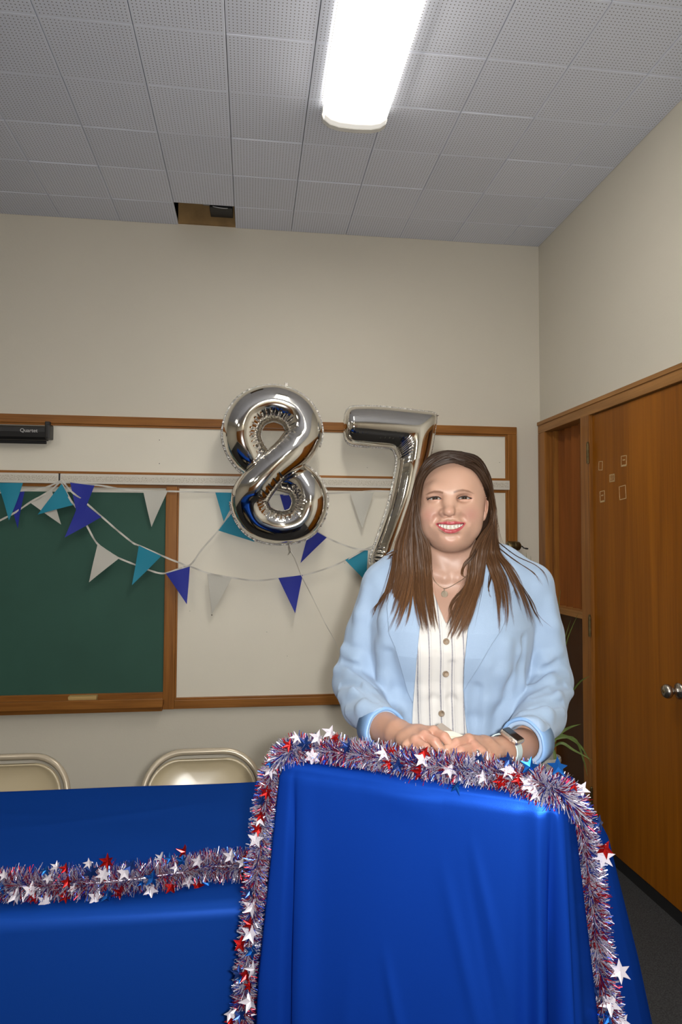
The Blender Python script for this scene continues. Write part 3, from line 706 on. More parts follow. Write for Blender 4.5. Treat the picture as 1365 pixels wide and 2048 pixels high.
# keep the depth even around the corner
for i in range(k):
    want = min(wdt[i], .098) * .95 / max(wdt[i], 1e-4)
    fac = want
    v[i * n:(i + 1) * n, 1] = (YW - BD + .02) + (v[i * n:(i + 1) * n, 1] - (YW - BD + .02)) * fac
f += [tuple(range(n))[::-1], tuple((k - 1) * n + j for j in range(n))]
obj('foil_body', v, f, 'foil', s7, smooth=True)
dO = (Lc - Rc) / (2 * wdt[:, None])
seam(Lc - dO * .005, Lc + dO * .009, s7, closed=False); seam(Rc + dO * .005, Rc - dO * .008, s7, closed=False)
P = BW(872, 832, BD - .02); MB().tube([P + (-.01, 0, 0), P + (.004, 0, 0), P + (.014, 0, .004)], [.006, .004, .011], 8, flat=.4).build('hanging_tab', 'foil_seam', s7)

# ================================================================ FOLDING CHAIRS
def rrect(cx, z0, z1, hw, r, n=8):
    """rounded outline, open at the bottom: left foot up, over, right foot"""
    P = [(cx - hw, z0)]
    for a in np.linspace(PI, PI / 2, n): P.append((cx - hw + r + r * math.cos(a), z1 - r + r * math.sin(a)))
    for a in np.linspace(PI / 2, 0, n): P.append((cx + hw - r + r * math.cos(a), z1 - r + r * math.sin(a)))
    P.append((cx + hw, z0)); return P
def folding_chair(cx, yb, zt_, hw, label):
    t = thing('folding_chair', label, 'chair', (cx, yb - .2, 0), 'metal folding chairs behind the table')
    # frame leans: at the floor it is nearer the table
    lean = lambda z: yb + (z - zt_) * .32
    P = [(x, lean(z), z) for x, z in rrect(cx, .012, zt_ - .011, hw - .011, .125, 10)]
    Q_ = [np.array(P[0])] + [np.array(P[0]) * (1 - k / 6) + np.array(P[1]) * k / 6 for k in range(1, 6)] + [np.array(p) for p in P[1:-1]] + [np.array(P[-2]) * (1 - k / 6) + np.array(P[-1]) * k / 6 for k in range(1, 6)] + [np.array(P[-1])]
    MB().tube(Q_, .0125, 12, flat=.9).build('back_frame', 'chair_tube', t, smooth=True)
    # pressed back panel with rolled rim
    z0p, z1p, h2, r = zt_ - .215, zt_ - .030, hw - .026, .098
    outl = []
    for (sx, sz) in ((1, 1), (-1, 1), (-1, -1), (1, -1)):
        rr = r if sz > 0 else .05
        a0 = {(1, 1): 0, (-1, 1): PI / 2, (-1, -1): PI, (1, -1): 1.5 * PI}[(sx, sz)]
        for a in np.linspace(a0, a0 + PI / 2, 9):
            outl.append((cx + sx * (h2 - rr) + rr * math.cos(a), (z1p - rr if sz > 0 else z0p + rr) + rr * math.sin(a)))
    c0 = np.array([cx, (z0p + z1p) / 2]); v = []; rings = [(1.0, .000), (1.0, -.009), (.965, -.010), (.93, -.004), (.80, .003), (.5, .007), (.2, .008)]
    for (sc2, dy) in rings:
        for (x, z) in outl:
            xx, zz = c0[0] + (x - c0[0]) * sc2, c0[1] + (z - c0[1]) * (sc2 if sc2 > .9 else sc2)
            v.append((xx, lean(zz) - .004 + dy + .018 * ((xx - cx) / h2) ** 2 * -1, zz))
    m = len(outl); f = [(i * m + j, i * m + (j + 1) % m, (i + 1) * m + (j + 1) % m, (i + 1) * m + j) for i in range(len(rings) - 1) for j in range(m)]
    f.append(tuple((len(rings) - 1) * m + j for j in range(m)))
    v2 = [(a, b_ + .004, c) for a, b_, c in v]; mm = len(v)
    obj('backrest', v + v2, f + [tuple(q + mm for q in reversed(g)) for g in f], 'chair_paint', t, smooth=True)
    # seat, front legs, stretchers
    MB().box(cx - .185, cx + .185, yb - .50, yb - .10, .425, .450, bev=.011).build('seat', 'chair_paint', t, smooth=True)
    for s in (-1, 1):
        MB().tube([(cx + s * .185, yb - .12, .47), (cx + s * .190, yb - .30, .30), (cx + s * .195, yb - .50, .012)], .011, 10).build('front_leg', 'chair_tube', t, smooth=True)
        MB().lathe([(.014, 0), (.016, .004), (.014, .028)], (cx + s * .195, yb - .50, 0), n=12).build('foot_cap', 'rubber', t)
        MB().lathe([(.014, 0), (.016, .004), (.014, .028)], (cx + s * (hw - .011), lean(0), 0), n=12).build('foot_cap', 'rubber', t)
    MB().tube([(cx - .19, yb - .44, .10), (cx + .19, yb - .44, .10)], .007, 8).build('stretcher', 'chair_tube', t)
    MB().tube([(cx - hw + .011, lean(.16), .16), (cx + hw - .011, lean(.16), .16)], .007, 8).build('stretcher', 'chair_tube', t)
    return t
dch = 2.36
for (pxl, pxr, ptop, lab) in ((286, 527, 1496, 'beige metal folding chair right of the pair, flash glare on its backrest'), (-95, 145, 1507, 'beige metal folding chair at the left edge, behind the blue table')):
    A_, B_ = W(pxl, ptop + 70, dch), W(pxr, ptop + 70, dch); Tt = W((pxl + pxr) / 2, ptop, dch)
    folding_chair((A_[0] + B_[0]) / 2, Tt[1], Tt[2], abs(B_[0] - A_[0]) / 2, lab)

# ================================================================ TABLE AND CLOTH
ZT = .735
fA = on_plane(0, 1843, 2, ZT); fB = on_plane(490, 1803, 2, ZT); bA = on_plane(0, 1585, 2, ZT); bB = on_plane(530, 1562, 2, ZT)
ty0 = (fA[1] + fB[1]) / 2; ty1 = (bA[1] + bB[1]) / 2; tx1 = .078; tx0 = tx1 - 1.83
tb_ = thing('folding_table', 'long folding table hidden under the blue tablecloth', 'table', ((tx0 + tx1) / 2, (ty0 + ty1) / 2, 0))
MB().box(tx0 + .012, tx1 - .012, ty0 + .012, ty1 - .012, ZT - .05, ZT - .006, bev=.006).build('tabletop', 'table_top_grey', tb_)
for sx in (tx0 + .15, tx1 - .15):
    for sy in (ty0 + .08, ty1 - .08): MB().tube([(sx, sy, 0), (sx, sy, ZT - .05)], .013, 10).build('leg', 'steel', tb_)
# tablecloth: one sheet over the top, down front and ends, short lip behind
nx, nyt, nyf = 150, 46, 40
def wr(x, y): return .0022 * math.sin(x * 9 + 3 * math.sin(y * 7)) * math.sin(y * 11 + x * 2) + .0030 * math.exp(-((y - ty0 - .42 - .25 * (x + .55)) / .018) ** 2) * math.exp(-((x + .35) / .22) ** 2) + .0026 * math.exp(-((y - ty0 - .52 + .1 * (x + .7)) / .015) ** 2) * math.exp(-((x + .75) / .3) ** 2)
v = []; rows = []
prof = [('b', k) for k in range(9)] + [('t', k) for k in range(nyt)] + [('f', k) for k in range(nyf)]
for kind_, k in prof:
    row = []
    for i in range(nx):
        x = tx0 + (tx1 - tx0) * i / (nx - 1)
        if kind_ == 'b':
            z = ZT - .14 * (8 - k) / 8 - .006; y = ty1 + .010 + .010 * math.sin(x * 14) * (8 - k) / 8
        elif kind_ == 't':
            u = (k + .5) / nyt; y = ty1 + (ty0 - ty1) * u; z = ZT + .003 + wr(x, y) - .010 * max(0, (u - .975) / .025) ** 2 * .4
        else:
            u = k / (nyf - 1); z = ZT - .008 - (ZT - .03) * u; y = ty0 - .006 - .004 * math.sin(x * 5) * u - .012 * u * math.sin(x * 11 + .8) * u - .012 * u
        row.append(len(v)); v.append((x, y, z))
    rows.append(row)
f = [(rows[a][i], rows[a][i + 1], rows[a + 1][i + 1], rows[a + 1][i]) for a in range(len(rows) - 1) for i in range(nx - 1)]
# ends
for side, xs in ((0, tx0), (1, tx1)):
    prev = [r[0 if side == 0 else -1] for r in rows[9:9 + nyt]]
    for k in range(1, 24):
        u = k / 23; cur = []
        for q, a in enumerate(prev):
            y = ty1 + (ty0 - ty1) * (q + .5) / nyt
            cur.append(len(v)); v.append((xs + (-1 if side == 0 else 1) * (.004 + .01 * u + .008 * u * math.sin(y * 20)), y, ZT - .004 - (ZT - .03) * u))
        f += [(prev[q], prev[q + 1], cur[q + 1], cur[q]) for q in range(nyt - 1)]; prev = cur
tag(obj('tablecloth', v, f, 'table_blue', smooth=True), 'royal blue tablecloth spread over the long table at left', 'tablecloth')

# ================================================================ LECTERN
ZL = 1.075
FL, FR = on_plane(566, 1524, 2, ZL), on_plane(1122, 1598, 2, ZL)
xa = FR - FL; wl = np.linalg.norm(xa); xa /= wl; yd = np.array([-xa[1], xa[0], 0.0])       # yd: towards the speaker
DL, DROP = .30, .060
LM = np.eye(4); LM[:3, 0] = xa; LM[:3, 1] = yd; LM[:3, 2] = (0, 0, 1); LM[:3, 3] = (FL[0], FL[1], 0)
def LP(x, y, z): return LM[:3, :3] @ np.array([x, y, z]) + LM[:3, 3]
def ltop(y): return ZL - DROP * np.clip(y / DL, 0, 1.2)
lec = thing('lectern', 'wooden lectern hidden under the blue satin cloth', 'lectern', LP(wl / 2, DL / 2, 0))
e = .014
for (x0, x1, y0, y1) in ((e, .032, e, DL - .02), (wl - .032, wl - e, e, DL - .02), (.032, wl - .032, e, .032)):
    MB().box(x0, x1, y0, y1, .06, ZL - DROP - .02, M=LM).build('side_panel', 'lectern_wood', lec)
MB().box(0.006, wl - .006, .006, DL, 0, .06, M=LM).build('base', 'lectern_wood', lec)
v = [LP(x, y, ltop(y) - dz) for dz in (.004, .026) for x, y in ((.008, .008), (wl - .008, .008), (wl - .008, DL), (.008, DL))]
obj('reading_board', v, [(0, 1, 2, 3), (7, 6, 5, 4), (0, 4, 5, 1), (1, 5, 6, 2), (2, 6, 7, 3), (3, 7, 4, 0)], 'lectern_wood', lec)
# cloth
rc = .022
def perim(n):
    """rounded rectangle outline, param 0..4: front, right, back, left; corner i at i"""
    pts = []
    L_ = [wl, DL, wl, DL]; C = [(0, 0), (wl, 0), (wl, DL), (0, DL)]; D = [(1, 0), (0, 1), (-1, 0), (0, -1)]
    for s in range(4):
        m = n if s % 2 == 0 else int(n * .7)
        for k in range(m):
            t_ = k / m; t_ = t_
            x, y = C[s][0] + D[s][0] * L_[s] * t_, C[s][1] + D[s][1] * L_[s] * t_
            # outward direction turns smoothly round the corners
            def sm(a): return a * a * (3 - 2 * a)
            e_ = .06 / L_[s]
            nrm = np.array([D[s][1], -D[s][0]], float)
            prv = np.array([D[(s - 1) % 4][1], -D[(s - 1) % 4][0]], float); nxt = np.array([D[(s + 1) % 4][1], -D[(s + 1) % 4][0]], float)
            if t_ < e_: w_ = .5 * (1 - t_ / e_); q = nrm * (1 - w_) + prv * w_
            elif t_ > 1 - e_: w_ = .5 * (1 - (1 - t_) / e_); q = nrm * (1 - w_) + nxt * w_
            else: q = nrm
            q /= np.linalg.norm(q)
            # round the corner off
            cx_ = min(t_ * L_[s], (1 - t_) * L_[s]); ins = max(0, rc - cx_) ** 2 / (2 * rc) * .6
            pts.append((s + t_, x - q[0] * ins, y - q[1] * ins, q[0], q[1]))
    return pts
PR = perim(150); NP_ = len(PR)
def gs(a, c, w_): return math.exp(-((a - c) / w_) ** 2)
def seg_ridge(s, t_, s0, t0, s1, t1, w_, amp):
    dx, dy = s1 - s0, (t1 - t0); u = ((s - s0) * dx + (t_ - t0) * dy) / (dx * dx + dy * dy); uu = min(1, max(0, u))
    d2 = ((s - s0 - uu * dx)) ** 2 + (t_ - t0 - uu * dy) ** 2
    return amp * math.exp(-d2 / w_ ** 2) * math.sin(PI * min(1, max(.0, uu * .9 + .08)))
def fold(s, t_):
    """outward displacement of the hanging cloth; s round the outline, t from top to floor"""
    g = min(1, t_ * 3.0)
    o = .040 * t_ + .006 * g - (.010 * g + .02 * t_) * gs(s, 1.0, .10)
    # left front corner: soft roll, then a deep pleat
    o += g * (.016 * gs(s, .00, .030) + .016 * gs(s, 3.97, .05) - .036 * gs(s, .062 + .03 * t_, .010) + .010 * gs(s, .100 + .04 * t_, .03))
    # right front corner: rib, valley, side flare
    o += g * (.018 * gs(s, .925 - .01 * t_, .016) - .008 * gs(s, .885, .02) - .040 * gs(s, .965 - .01 * t_, .011) + .016 * gs(s, 1.0, .022) + .010 * gs(s, 1.06, .05))
    o += min(1, t_ * 9) * .034 * gs(s, 1.95, .30)
    o += .13 * t_ * gs(s, 1.75, .40) + .09 * t_ * gs(s, 2.0, .14) + .022 * t_ * gs(s, 1.25, .1) - .012 * g * gs(s, 1.40, .05)
    o += .004 * t_ * gs(s, 3.6, .3) - .030 * t_ * gs(s, 3.45, .28) + .05 * t_ * gs(s, 3.0, .2)
    if s > 1.9 and s < 3.1: o += .015 * g * math.sin(s * 26)
    if 2.0 < s < 3.0: o *= 1 - .85 * min(1, (s - 2.0) / .15) * min(1, (3.0 - s) / .15)
    # slack wrinkles on the front
    if s < 1:
        for q in ((.62, .12, .80, .40, .020, .0035), (.72, .08, .86, .30, .016, .0028), (.42, .25, .52, .42, .016, .0045), (.50, .36, .60, .60, .022, .003), (.30, .30, .22, .75, .03, .004), (.14, .12, .16, .7, .03, .004), (.60, .55, .78, .66, .02, .004), (.82, .35, .70, .10, .014, -.0018), (.35, .02, .62, .035, .02, .002)):
            o += seg_ridge(s, t_, *q)
        o += .0016 * math.sin(s * 17 + t_ * 6) * g
    return o
nt_ = 90; v = []; f = []
H0 = ZL
# top: concentric rings from the centre out to the edge
NR = 14
for a in range(NR + 1):
    w_ = a / NR
    for (s, x, y, qx, qy) in PR:
        X, Y = wl / 2 + (x - wl / 2) * w_, DL / 2 + (y - DL / 2) * w_
        X2 = X + qx * .004 * w_; Y2 = Y + qy * .004 * w_
        z = ltop(Y) + .003 - (.004 if a == NR else 0) + .0012 * math.sin(X * 40 + Y * 23) * w_ * (1 - w_) * 3
        v.append(LP(X2, Y2, z))
for k in range(1, nt_ + 1):
    t_ = (k / nt_) ** 1.15
    for (s, x, y, qx, qy) in PR:
        o = fold(s, t_); top = float(ltop(y)) - .001; z = top - (top - .012) * t_
        edge = .010 * (1 - math.exp(-k / 1.2))
        v.append(LP(x + qx * (o * (1 if k > 2 else k / 3) + edge), y + qy * (o * (1 if k > 2 else k / 3) + edge), z - (.004 if k < 3 else 0)))
NRW = NR + 1 + nt_
for a in range(NRW - 1):
    for j in range(NP_): f.append((a * NP_ + j, (a + 1) * NP_ + j, (a + 1) * NP_ + (j + 1) % NP_, a * NP_ + (j + 1) % NP_))
LCV, LCF = np.array(v), f
tag(obj('lectern_cloth', v, f, 'satin_blue', smooth=True), 'royal blue satin cloth draped over the lectern down to the floor', 'cloth')
bvh_l = BVHTree.FromPolygons([Vector(q) for q in v], f)
TCo = bpy.data.objects['tablecloth']
bvh_t = BVHTree.FromPolygons([TCo.location + q.co for q in TCo.data.vertices], [tuple(p.vertices) for p in TCo.data.polygons])
def cast(bvh, px, py):
    d = Vector(ray(px, py)); h = bvh.ray_cast(Vector(CAM), d.normalized())
    if h[0] is None: return None
    return (np.array(h[0]) - CAM) @ _f

# ================================================================ TINSEL GARLANDS WITH STARS
def star_mesh(c, r, nrm, up, pts=5, bend=0.0):
    nrm = nrm / np.linalg.norm(nrm); A = np.cross(up, nrm); A /= np.linalg.norm(A); B = np.cross(nrm, A); v = []
    th = .0006
    for s_ in (-1, 1):
        v.append(c + nrm * (th * s_ + (.0016 if s_ > 0 else 0)))
        for k in range(2 * pts):
            a = PI * k / pts; rr = r if k % 2 == 0 else r * .44
            p = c + rr * (math.sin(a) * A + math.cos(a) * B) + nrm * th * s_ - nrm * bend * (math.sin(a) * rr / r) ** 2 * r
            v.append(p)
    m = 2 * pts + 1; f = []
    for k in range(2 * pts):
        k2 = (k + 1) % (2 * pts)
        f += [(0, 1 + k2, 1 + k), (m, m + 1 + k, m + 1 + k2), (1 + k, 1 + k2, m + 1 + k2, m + 1 + k)]
    return v, f
def garland(label, P, rad, nt, stars, radf=None):
    """P: centre line points in the room; stars: (px, py, r px, colour, tilt, spin)"""
    P = catmull(P, 260); k = len(P)
    t = thing('tinsel_garland', label, 'garland', P[k // 2], 'red, white and blue tinsel garlands')
    MB().tube(P, .0022, 6).build('core_wire', 'tinsel_silver', t)
    T_ = np.gradient(P, axis=0); T_ /= np.linalg.norm(T_, axis=1)[:, None]
    i = rng.rand(nt) * (k - 1.001); i0 = i.astype(int); fr = (i - i0)[:, None]
    C = P[i0] * (1 - fr) + P[i0 + 1] * fr; Td = T_[i0]
    R = rng.randn(nt, 3); R -= (R * Td).sum(1)[:, None] * Td; R /= np.linalg.norm(R, axis=1)[:, None]
    D = R + Td * rng.normal(0, .42, (nt, 1)); D /= np.linalg.norm(D, axis=1)[:, None]
    Ln = rad * (.75 + .5 * rng.rand(nt))[:, None]
    if radf is not None: Ln = Ln * np.array([radf(a / k) for a in i])[:, None]
    Sd = np.cross(D, rng.randn(nt, 3)); Sd /= np.linalg.norm(Sd, axis=1)[:, None]
    wd_ = .00060 * (.8 + .5 * rng.rand(nt))[:, None]
    bend = np.cross(D, Sd) * Ln * rng.normal(0, .16, (nt, 1))
    a0 = C + Sd * wd_; a1 = C - Sd * wd_; mI = C + D * Ln * .55 + bend; b0 = mI + Sd * wd_; b1 = mI - Sd * wd_
    E_ = C + D * Ln + bend * 1.0; c0 = E_ + Sd * wd_ * .8; c1 = E_ - Sd * wd_ * .8
    V = np.stack([a0, a1, b0, b1, c0, c1], 1).reshape(-1, 3)
    base = np.arange(nt) * 6
    F = np.concatenate([np.stack([base, base + 1, base + 3, base + 2], 1), np.stack([base + 2, base + 3, base + 5, base + 4], 1)])
    # colour runs along the garland in short clumps, as wound foil does
    ph = rng.rand(nt); clump = (np.sin(i * .55) + np.sin(i * .23 + 1)) * .07
    col = np.where(ph < .50 + clump, 0, np.where(ph < .74, 1, 2))
    o = obj('tinsel', V, F, None, t, mats=['tinsel_silver', 'tinsel_red', 'tinsel_blue'], fmat=np.concatenate([col, col]), kind='stuff')
    pp = pix(P)
    for (px, py, r, colr, tilt, spin) in stars:
        j = int(np.argmin((pp[:, 0] - px) ** 2 + (pp[:, 1] - py) ** 2)); d = pp[j, 2] - rad * .75
        c = W(px, py, d); rr = r * 1.26 * d / F_PX
        vd = -ray(px, py); az = random.uniform(-1, 1)
        nrm = vd + tilt * (_r * math.cos(spin * 2.1 + az) + _u * math.sin(spin * 2.1 + az)) + .18 * (_r * az + _u * random.uniform(-1, 1))
        up = _u * math.cos(spin) + _r * math.sin(spin)
        pts = 6 if random.random() < .35 else 5
        vs, fs = star_mesh(c, rr, nrm, up, pts, bend=.25 if tilt < .5 else .9)
        obj('star', vs, fs, 'star_' + colr, t)
        # short stem that ties the star to the core
    sv = MB()
    for (px, py, r, colr, tilt, spin) in stars:
        j = int(np.argmin((pp[:, 0] - px) ** 2 + (pp[:, 1] - py) ** 2)); sv.tube([P[j], W(px, py, pp[j, 2] - rad * .7)], .0005, 4)
    if stars: sv.build('star_stems', 'tinsel_silver', t, kind='stuff')
    return t
w_, r_, n_, b__ = 'white', 'red', 'navy', 'blue'
st_l = [(624.5,1513,15,w_,.1,.05),(610,1488,14,n_,.2,.3),(579,1491,11,r_,1.0,.5),(595,1474,11,w_,1.8,0),(636,1475,13,w_,.6,.4),(661,1465,13,w_,.7,.5),(670,1474,8,r_,.6,1),(695,1494,12,n_,.7,.6),(770,1506,14,w_,1.5,.1),(784,1499,8,r_,1,.4),(846,1518,15,w_,.3,.2),(849,1503,11,r_,.8,.4),(780,1528,12,r_,1.1,.5),(796,1532,14,n_,.3,.2),(841,1544,14,r_,1.6,.1),
 (541,1526,9,b__,1,.4),(540,1541,13,w_,.5,.6),(534,1585,12,r_,.5,.3),(523,1601,10,n_,.8,.7),(519,1639,11,w_,.9,.9),(522,1632,10,r_,.9,.2),(517.6,1658,12,r_,.6,.3),(512,1679,14,w_,.2,.2),
 (899,1540,14,w_,.5,.4),(1018,1541,15,w_,.3,.6),(967,1554.6,13,w_,.6,.2),(1003.6,1562,15,r_,.3,.4),(1039,1557,14,r_,.5,.5),(1058,1568,17,w_,.2,.3),(912.6,1572,13,b__,1.1,.4),(1060,1533,16,b__,.4,.2),(1018,1520,13,n_,.5,.1),(1117,1534,17,b__,.4,.1),(1074,1585,15,w_,1.8,.1),(1149,1571,10,r_,.7,.2),(1164,1578,14,w_,.4,.5),(962,1516,10,n_,1.6,.3),
 (1199,1645.6,12,n_,.6,.3),(1207.7,1713,19,w_,.1,.2),(1210.6,1698,15,r_,.6,.4),(1140,1719,15,w_,1.0,.5),(1149,1741,15,r_,1.2,.4),(1149,1861,14,w_,.7,.1),(1150,1837,9,r_,1.0,.1),(1139,1902,19,w_,.3,.4),(1153.5,1922.5,19,r_,.4,.1),(1241,1943,18,w_,.2,.0),(1158,1988,13,b__,1,.3),(1188.6,1975,14,n_,.6,.2),(1221,2007,19,w_,.3,.5),(1172.5,2019,14,w_,1.2,.5),(1216.5,2035,15,b__,.9,.2),(1152,2041,12,b__,.8,.3),(1246,2044,14,w_,.3,.5),
 (499,1783,11,n_,.5,.2),(504,1815,15,w_,.9,.6),(500.6,1848,11,r_,.9,.2),(500.6,1867,16,w_,.2,.3),(481.6,1888,13,r_,.4,.3),(504,1903,12,b__,.6,.5),(507.5,1937.6,13,w_,1.7,.1),(492,1950,12,r_,.7,.3),(478,1946,12,n_,.6,.2),(482,1958,8,b__,.6,.5),(500.6,2003,16,w_,.8,.1),(499,1972,9,r_,.7,.2),(480,2030.6,13,n_,.4,.2),(461,2027,12,w_,1.1,.6),(461,2042,10,r_,.4,.5)]
st_t = [(61.5,1780.5,14,w_,.3,.3),(31,1791,14,w_,.7,.5),(90,1803,14,w_,.1,.1),(70,1797,8,r_,.8,.2),(131,1793,11,r_,.5,.1),(131,1737,9,r_,1.3,.5),(135,1764,10,r_,.7,.3),(146,1778,9,w_,.5,.4),(113,1733,9,w_,1,.3),(92,1741.5,9,b__,1.3,.3),(96,1756,9,w_,.5,.6),(182.6,1743.6,14,n_,.3,.2),(207,1750,13,w_,.2,.4),(215,1723,13,r_,.5,.2),(178,1727,9,w_,1,.2),(191,1795,13,w_,.2,.3),(215,1789,13,b__,.5,.3),(217,1801,12,n_,.8,.1),(242,1785,13,r_,1.4,.0),(249.5,1745.6,13,w_,.3,.2),(260.5,1733,12,n_,.4,.5),(305.6,1756,14,b__,.5,.3),(301.5,1780.5,13,w_,.4,.4),(342.6,1774,12,r_,.2,.2),(283,1766,7,b__,.5,.4),(340.5,1717,9,b__,1.5,.3),(322,1715,9,w_,1.4,.2),(369,1702.6,11,r_,1.2,.2),(365,1721,11,b__,.6,.2),(396,1723,11,w_,.5,.3),(353,1735,9,w_,1.2,.1),(377,1762,11,w_,.7,.4),(396,1772,12,r_,.4,.3),(418.5,1772,12,b__,.4,.1),(404,1782.6,10,w_,.6,.5),(461.5,1713,12,w_,.6,.4),(486,1725,10,w_,.7,.3),(496,1713,8,r_,.8,.2),(8,1750,9,w_,.8,.2),(2,1776,11,b__,.8,.3),(-25,1785,13,w_,.3,.3),(-60,1760,12,r_,.4,.2)]
# table garland lies along the front edge
gp = [(-160, 1790), (-60, 1780), (0, 1772), (60, 1772), (130, 1768), (200, 1765), (280, 1757), (350, 1747), (400, 1737), (450, 1732), (500, 1733), (560, 1733)]
P = [on_plane(a, b_, 2, ZT + .028) for a, b_ in gp]
garland('tinsel garland with foil stars lying along the front of the blue table', P, .032, 8500, st_t)
# lectern garland: floor, up the left edge, over the top, down the right edge
gl = [(470, 2240, 0), (476, 2140, 0), (484, 2050, 0), (492, 1960, 0), (501, 1870, 0), (509, 1790, 0), (518, 1710, 0), (526, 1640, 0), (536, 1580, 0), (552, 1530, 0), (580, 1502, 1), (630, 1500, 1), (700, 1508, 1), (760, 1517, 1), (820, 1528, 1), (880, 1536, 1), (940, 1543, 1), (1000, 1550, 1), (1050, 1560, 1), (1095, 1573, 1), (1130, 1592, 2), (1155, 1632, 2), (1168, 1690, 2), (1177, 1750, 2), (1184, 1810, 2), (1190, 1870, 2), (1197, 1930, 2), (1206, 1990, 2), (1214, 2050, 2), (1222, 2140, 2), (1230, 2240, 2)]
P = []
dFL, dFR = (FL - CAM) @ _f, (FR - CAM) @ _f
for (px, py, kd) in gl:
    if kd == 0: d = dFL + .035
    elif kd == 1:
        q = on_plane(px, py, 2, ZL + .018); d = (q - CAM) @ _f; u = (px - 566) / 556; d = min(max(d, dFL + (dFR - dFL) * u - .005), dFL + (dFR - dFL) * u + .09)
    else:
        h = cast(bvh_l, px, py); d = (h if h else dFR + .06) - .024
    P.append(W(px, py, d))
garland('tinsel garland with foil stars framing the lectern top and both front edges', P, .0265, 22000, st_l, radf=lambda q: .80 if q < .30 else (.80 + (q - .30) / .06 * .20 if q < .36 else 1.0))

# ================================================================ POTTED GRASS BEHIND THE WOMAN
dp = 2.75
pc = W(1090, 1512, dp); pr = .062
pl = thing('potted_grass', 'tall artificial grass plant in a ribbed pale pot behind the woman', 'plant', (pc[0], pc[1], 0))
prof = [(pr * .72, 0), (pr * .74, .02)]
ns_ = 26
for k in range(ns_):
    h = .02 + (pc[2] - .02) * (k + .0) / ns_; rr = pr * (.74 + .26 * k / ns_)
    prof += [(rr, h), (rr + .0025, h + (pc[2] - .02) / ns_ * .5)]
prof += [(pr, pc[2]), (pr - .006, pc[2] + .002), (pr - .008, pc[2] - .03)]
MB().lathe(prof, (pc[0], pc[1], 0), n=30).build('pot', 'pot_ceramic', pl)
MB().lathe([(pr - .010, pc[2] - .03), (.002, pc[2] - .018)], (pc[0], pc[1], 0), n=20).build('soil', 'soil', pl)
blades = [[(1085, 1505), (1092, 1400), (1108, 1290), (1122, 1180)], [(1090, 1505), (1110, 1400), (1132, 1290), (1158, 1225)], [(1092, 1505), (1104, 1410), (1118, 1320), (1142, 1240)], [(1088, 1505), (1080, 1350), (1062, 1200), (1053, 1105)], [(1086, 1505), (1084, 1350), (1070, 1220), (1062, 1112)],
          [(1084, 1505), (1070, 1380), (1066, 1230), (1068, 1120)], [(1095, 1505), (1120, 1430), (1155, 1370), (1180, 1352)], [(1095, 1505), (1112, 1478), (1150, 1478), (1168, 1520), (1176, 1552)], [(1098, 1505), (1116, 1470), (1158, 1488), (1185, 1530)], [(1098, 1505), (1118, 1470), (1140, 1455), (1163, 1448)],
          [(1096, 1505), (1122, 1486), (1148, 1500), (1185, 1520)], [(1080, 1505), (1050, 1400), (1030, 1300), (1010, 1250)], [(1082, 1505), (1060, 1380), (1050, 1280), (1046, 1180)], [(1098, 1508), (1108, 1500), (1112, 1530), (1108, 1545)], [(1090, 1505), (1098, 1440), (1104, 1400), (1120, 1360)], [(1087, 1505), (1090, 1450), (1085, 1380), (1092, 1330)]]
for bi, B_ in enumerate(blades):
    q = catmull([W(a, b_, dp + .02 * math.sin(bi * 1.7) + (.05 * math.sin(bi * 2.3)) * k / 3) for k, (a, b_) in enumerate(B_)], 16)
    wds = .0055 * np.clip(np.sin(np.linspace(.35, PI, 16)), .05, 1); T_ = np.gradient(q, axis=0); T_ /= np.linalg.norm(T_, axis=1)[:, None]
    nr = np.array([math.sin(bi * 1.3) * .7, -1, .2]); v = []
    for k in range(16):
        Sd = np.cross(T_[k], nr); Sd /= np.linalg.norm(Sd); Nf = np.cross(Sd, T_[k]); v += [q[k] - Sd * wds[k], q[k] - Nf * wds[k] * .35, q[k] + Sd * wds[k]]
    f = [g for k in range(15) for g in ((3 * k, 3 * k + 1, 3 * k + 4, 3 * k + 3), (3 * k + 1, 3 * k + 2, 3 * k + 5, 3 * k + 4))]
    obj('grass_blade', v, f, 'grass_leaf', pl, smooth=True)

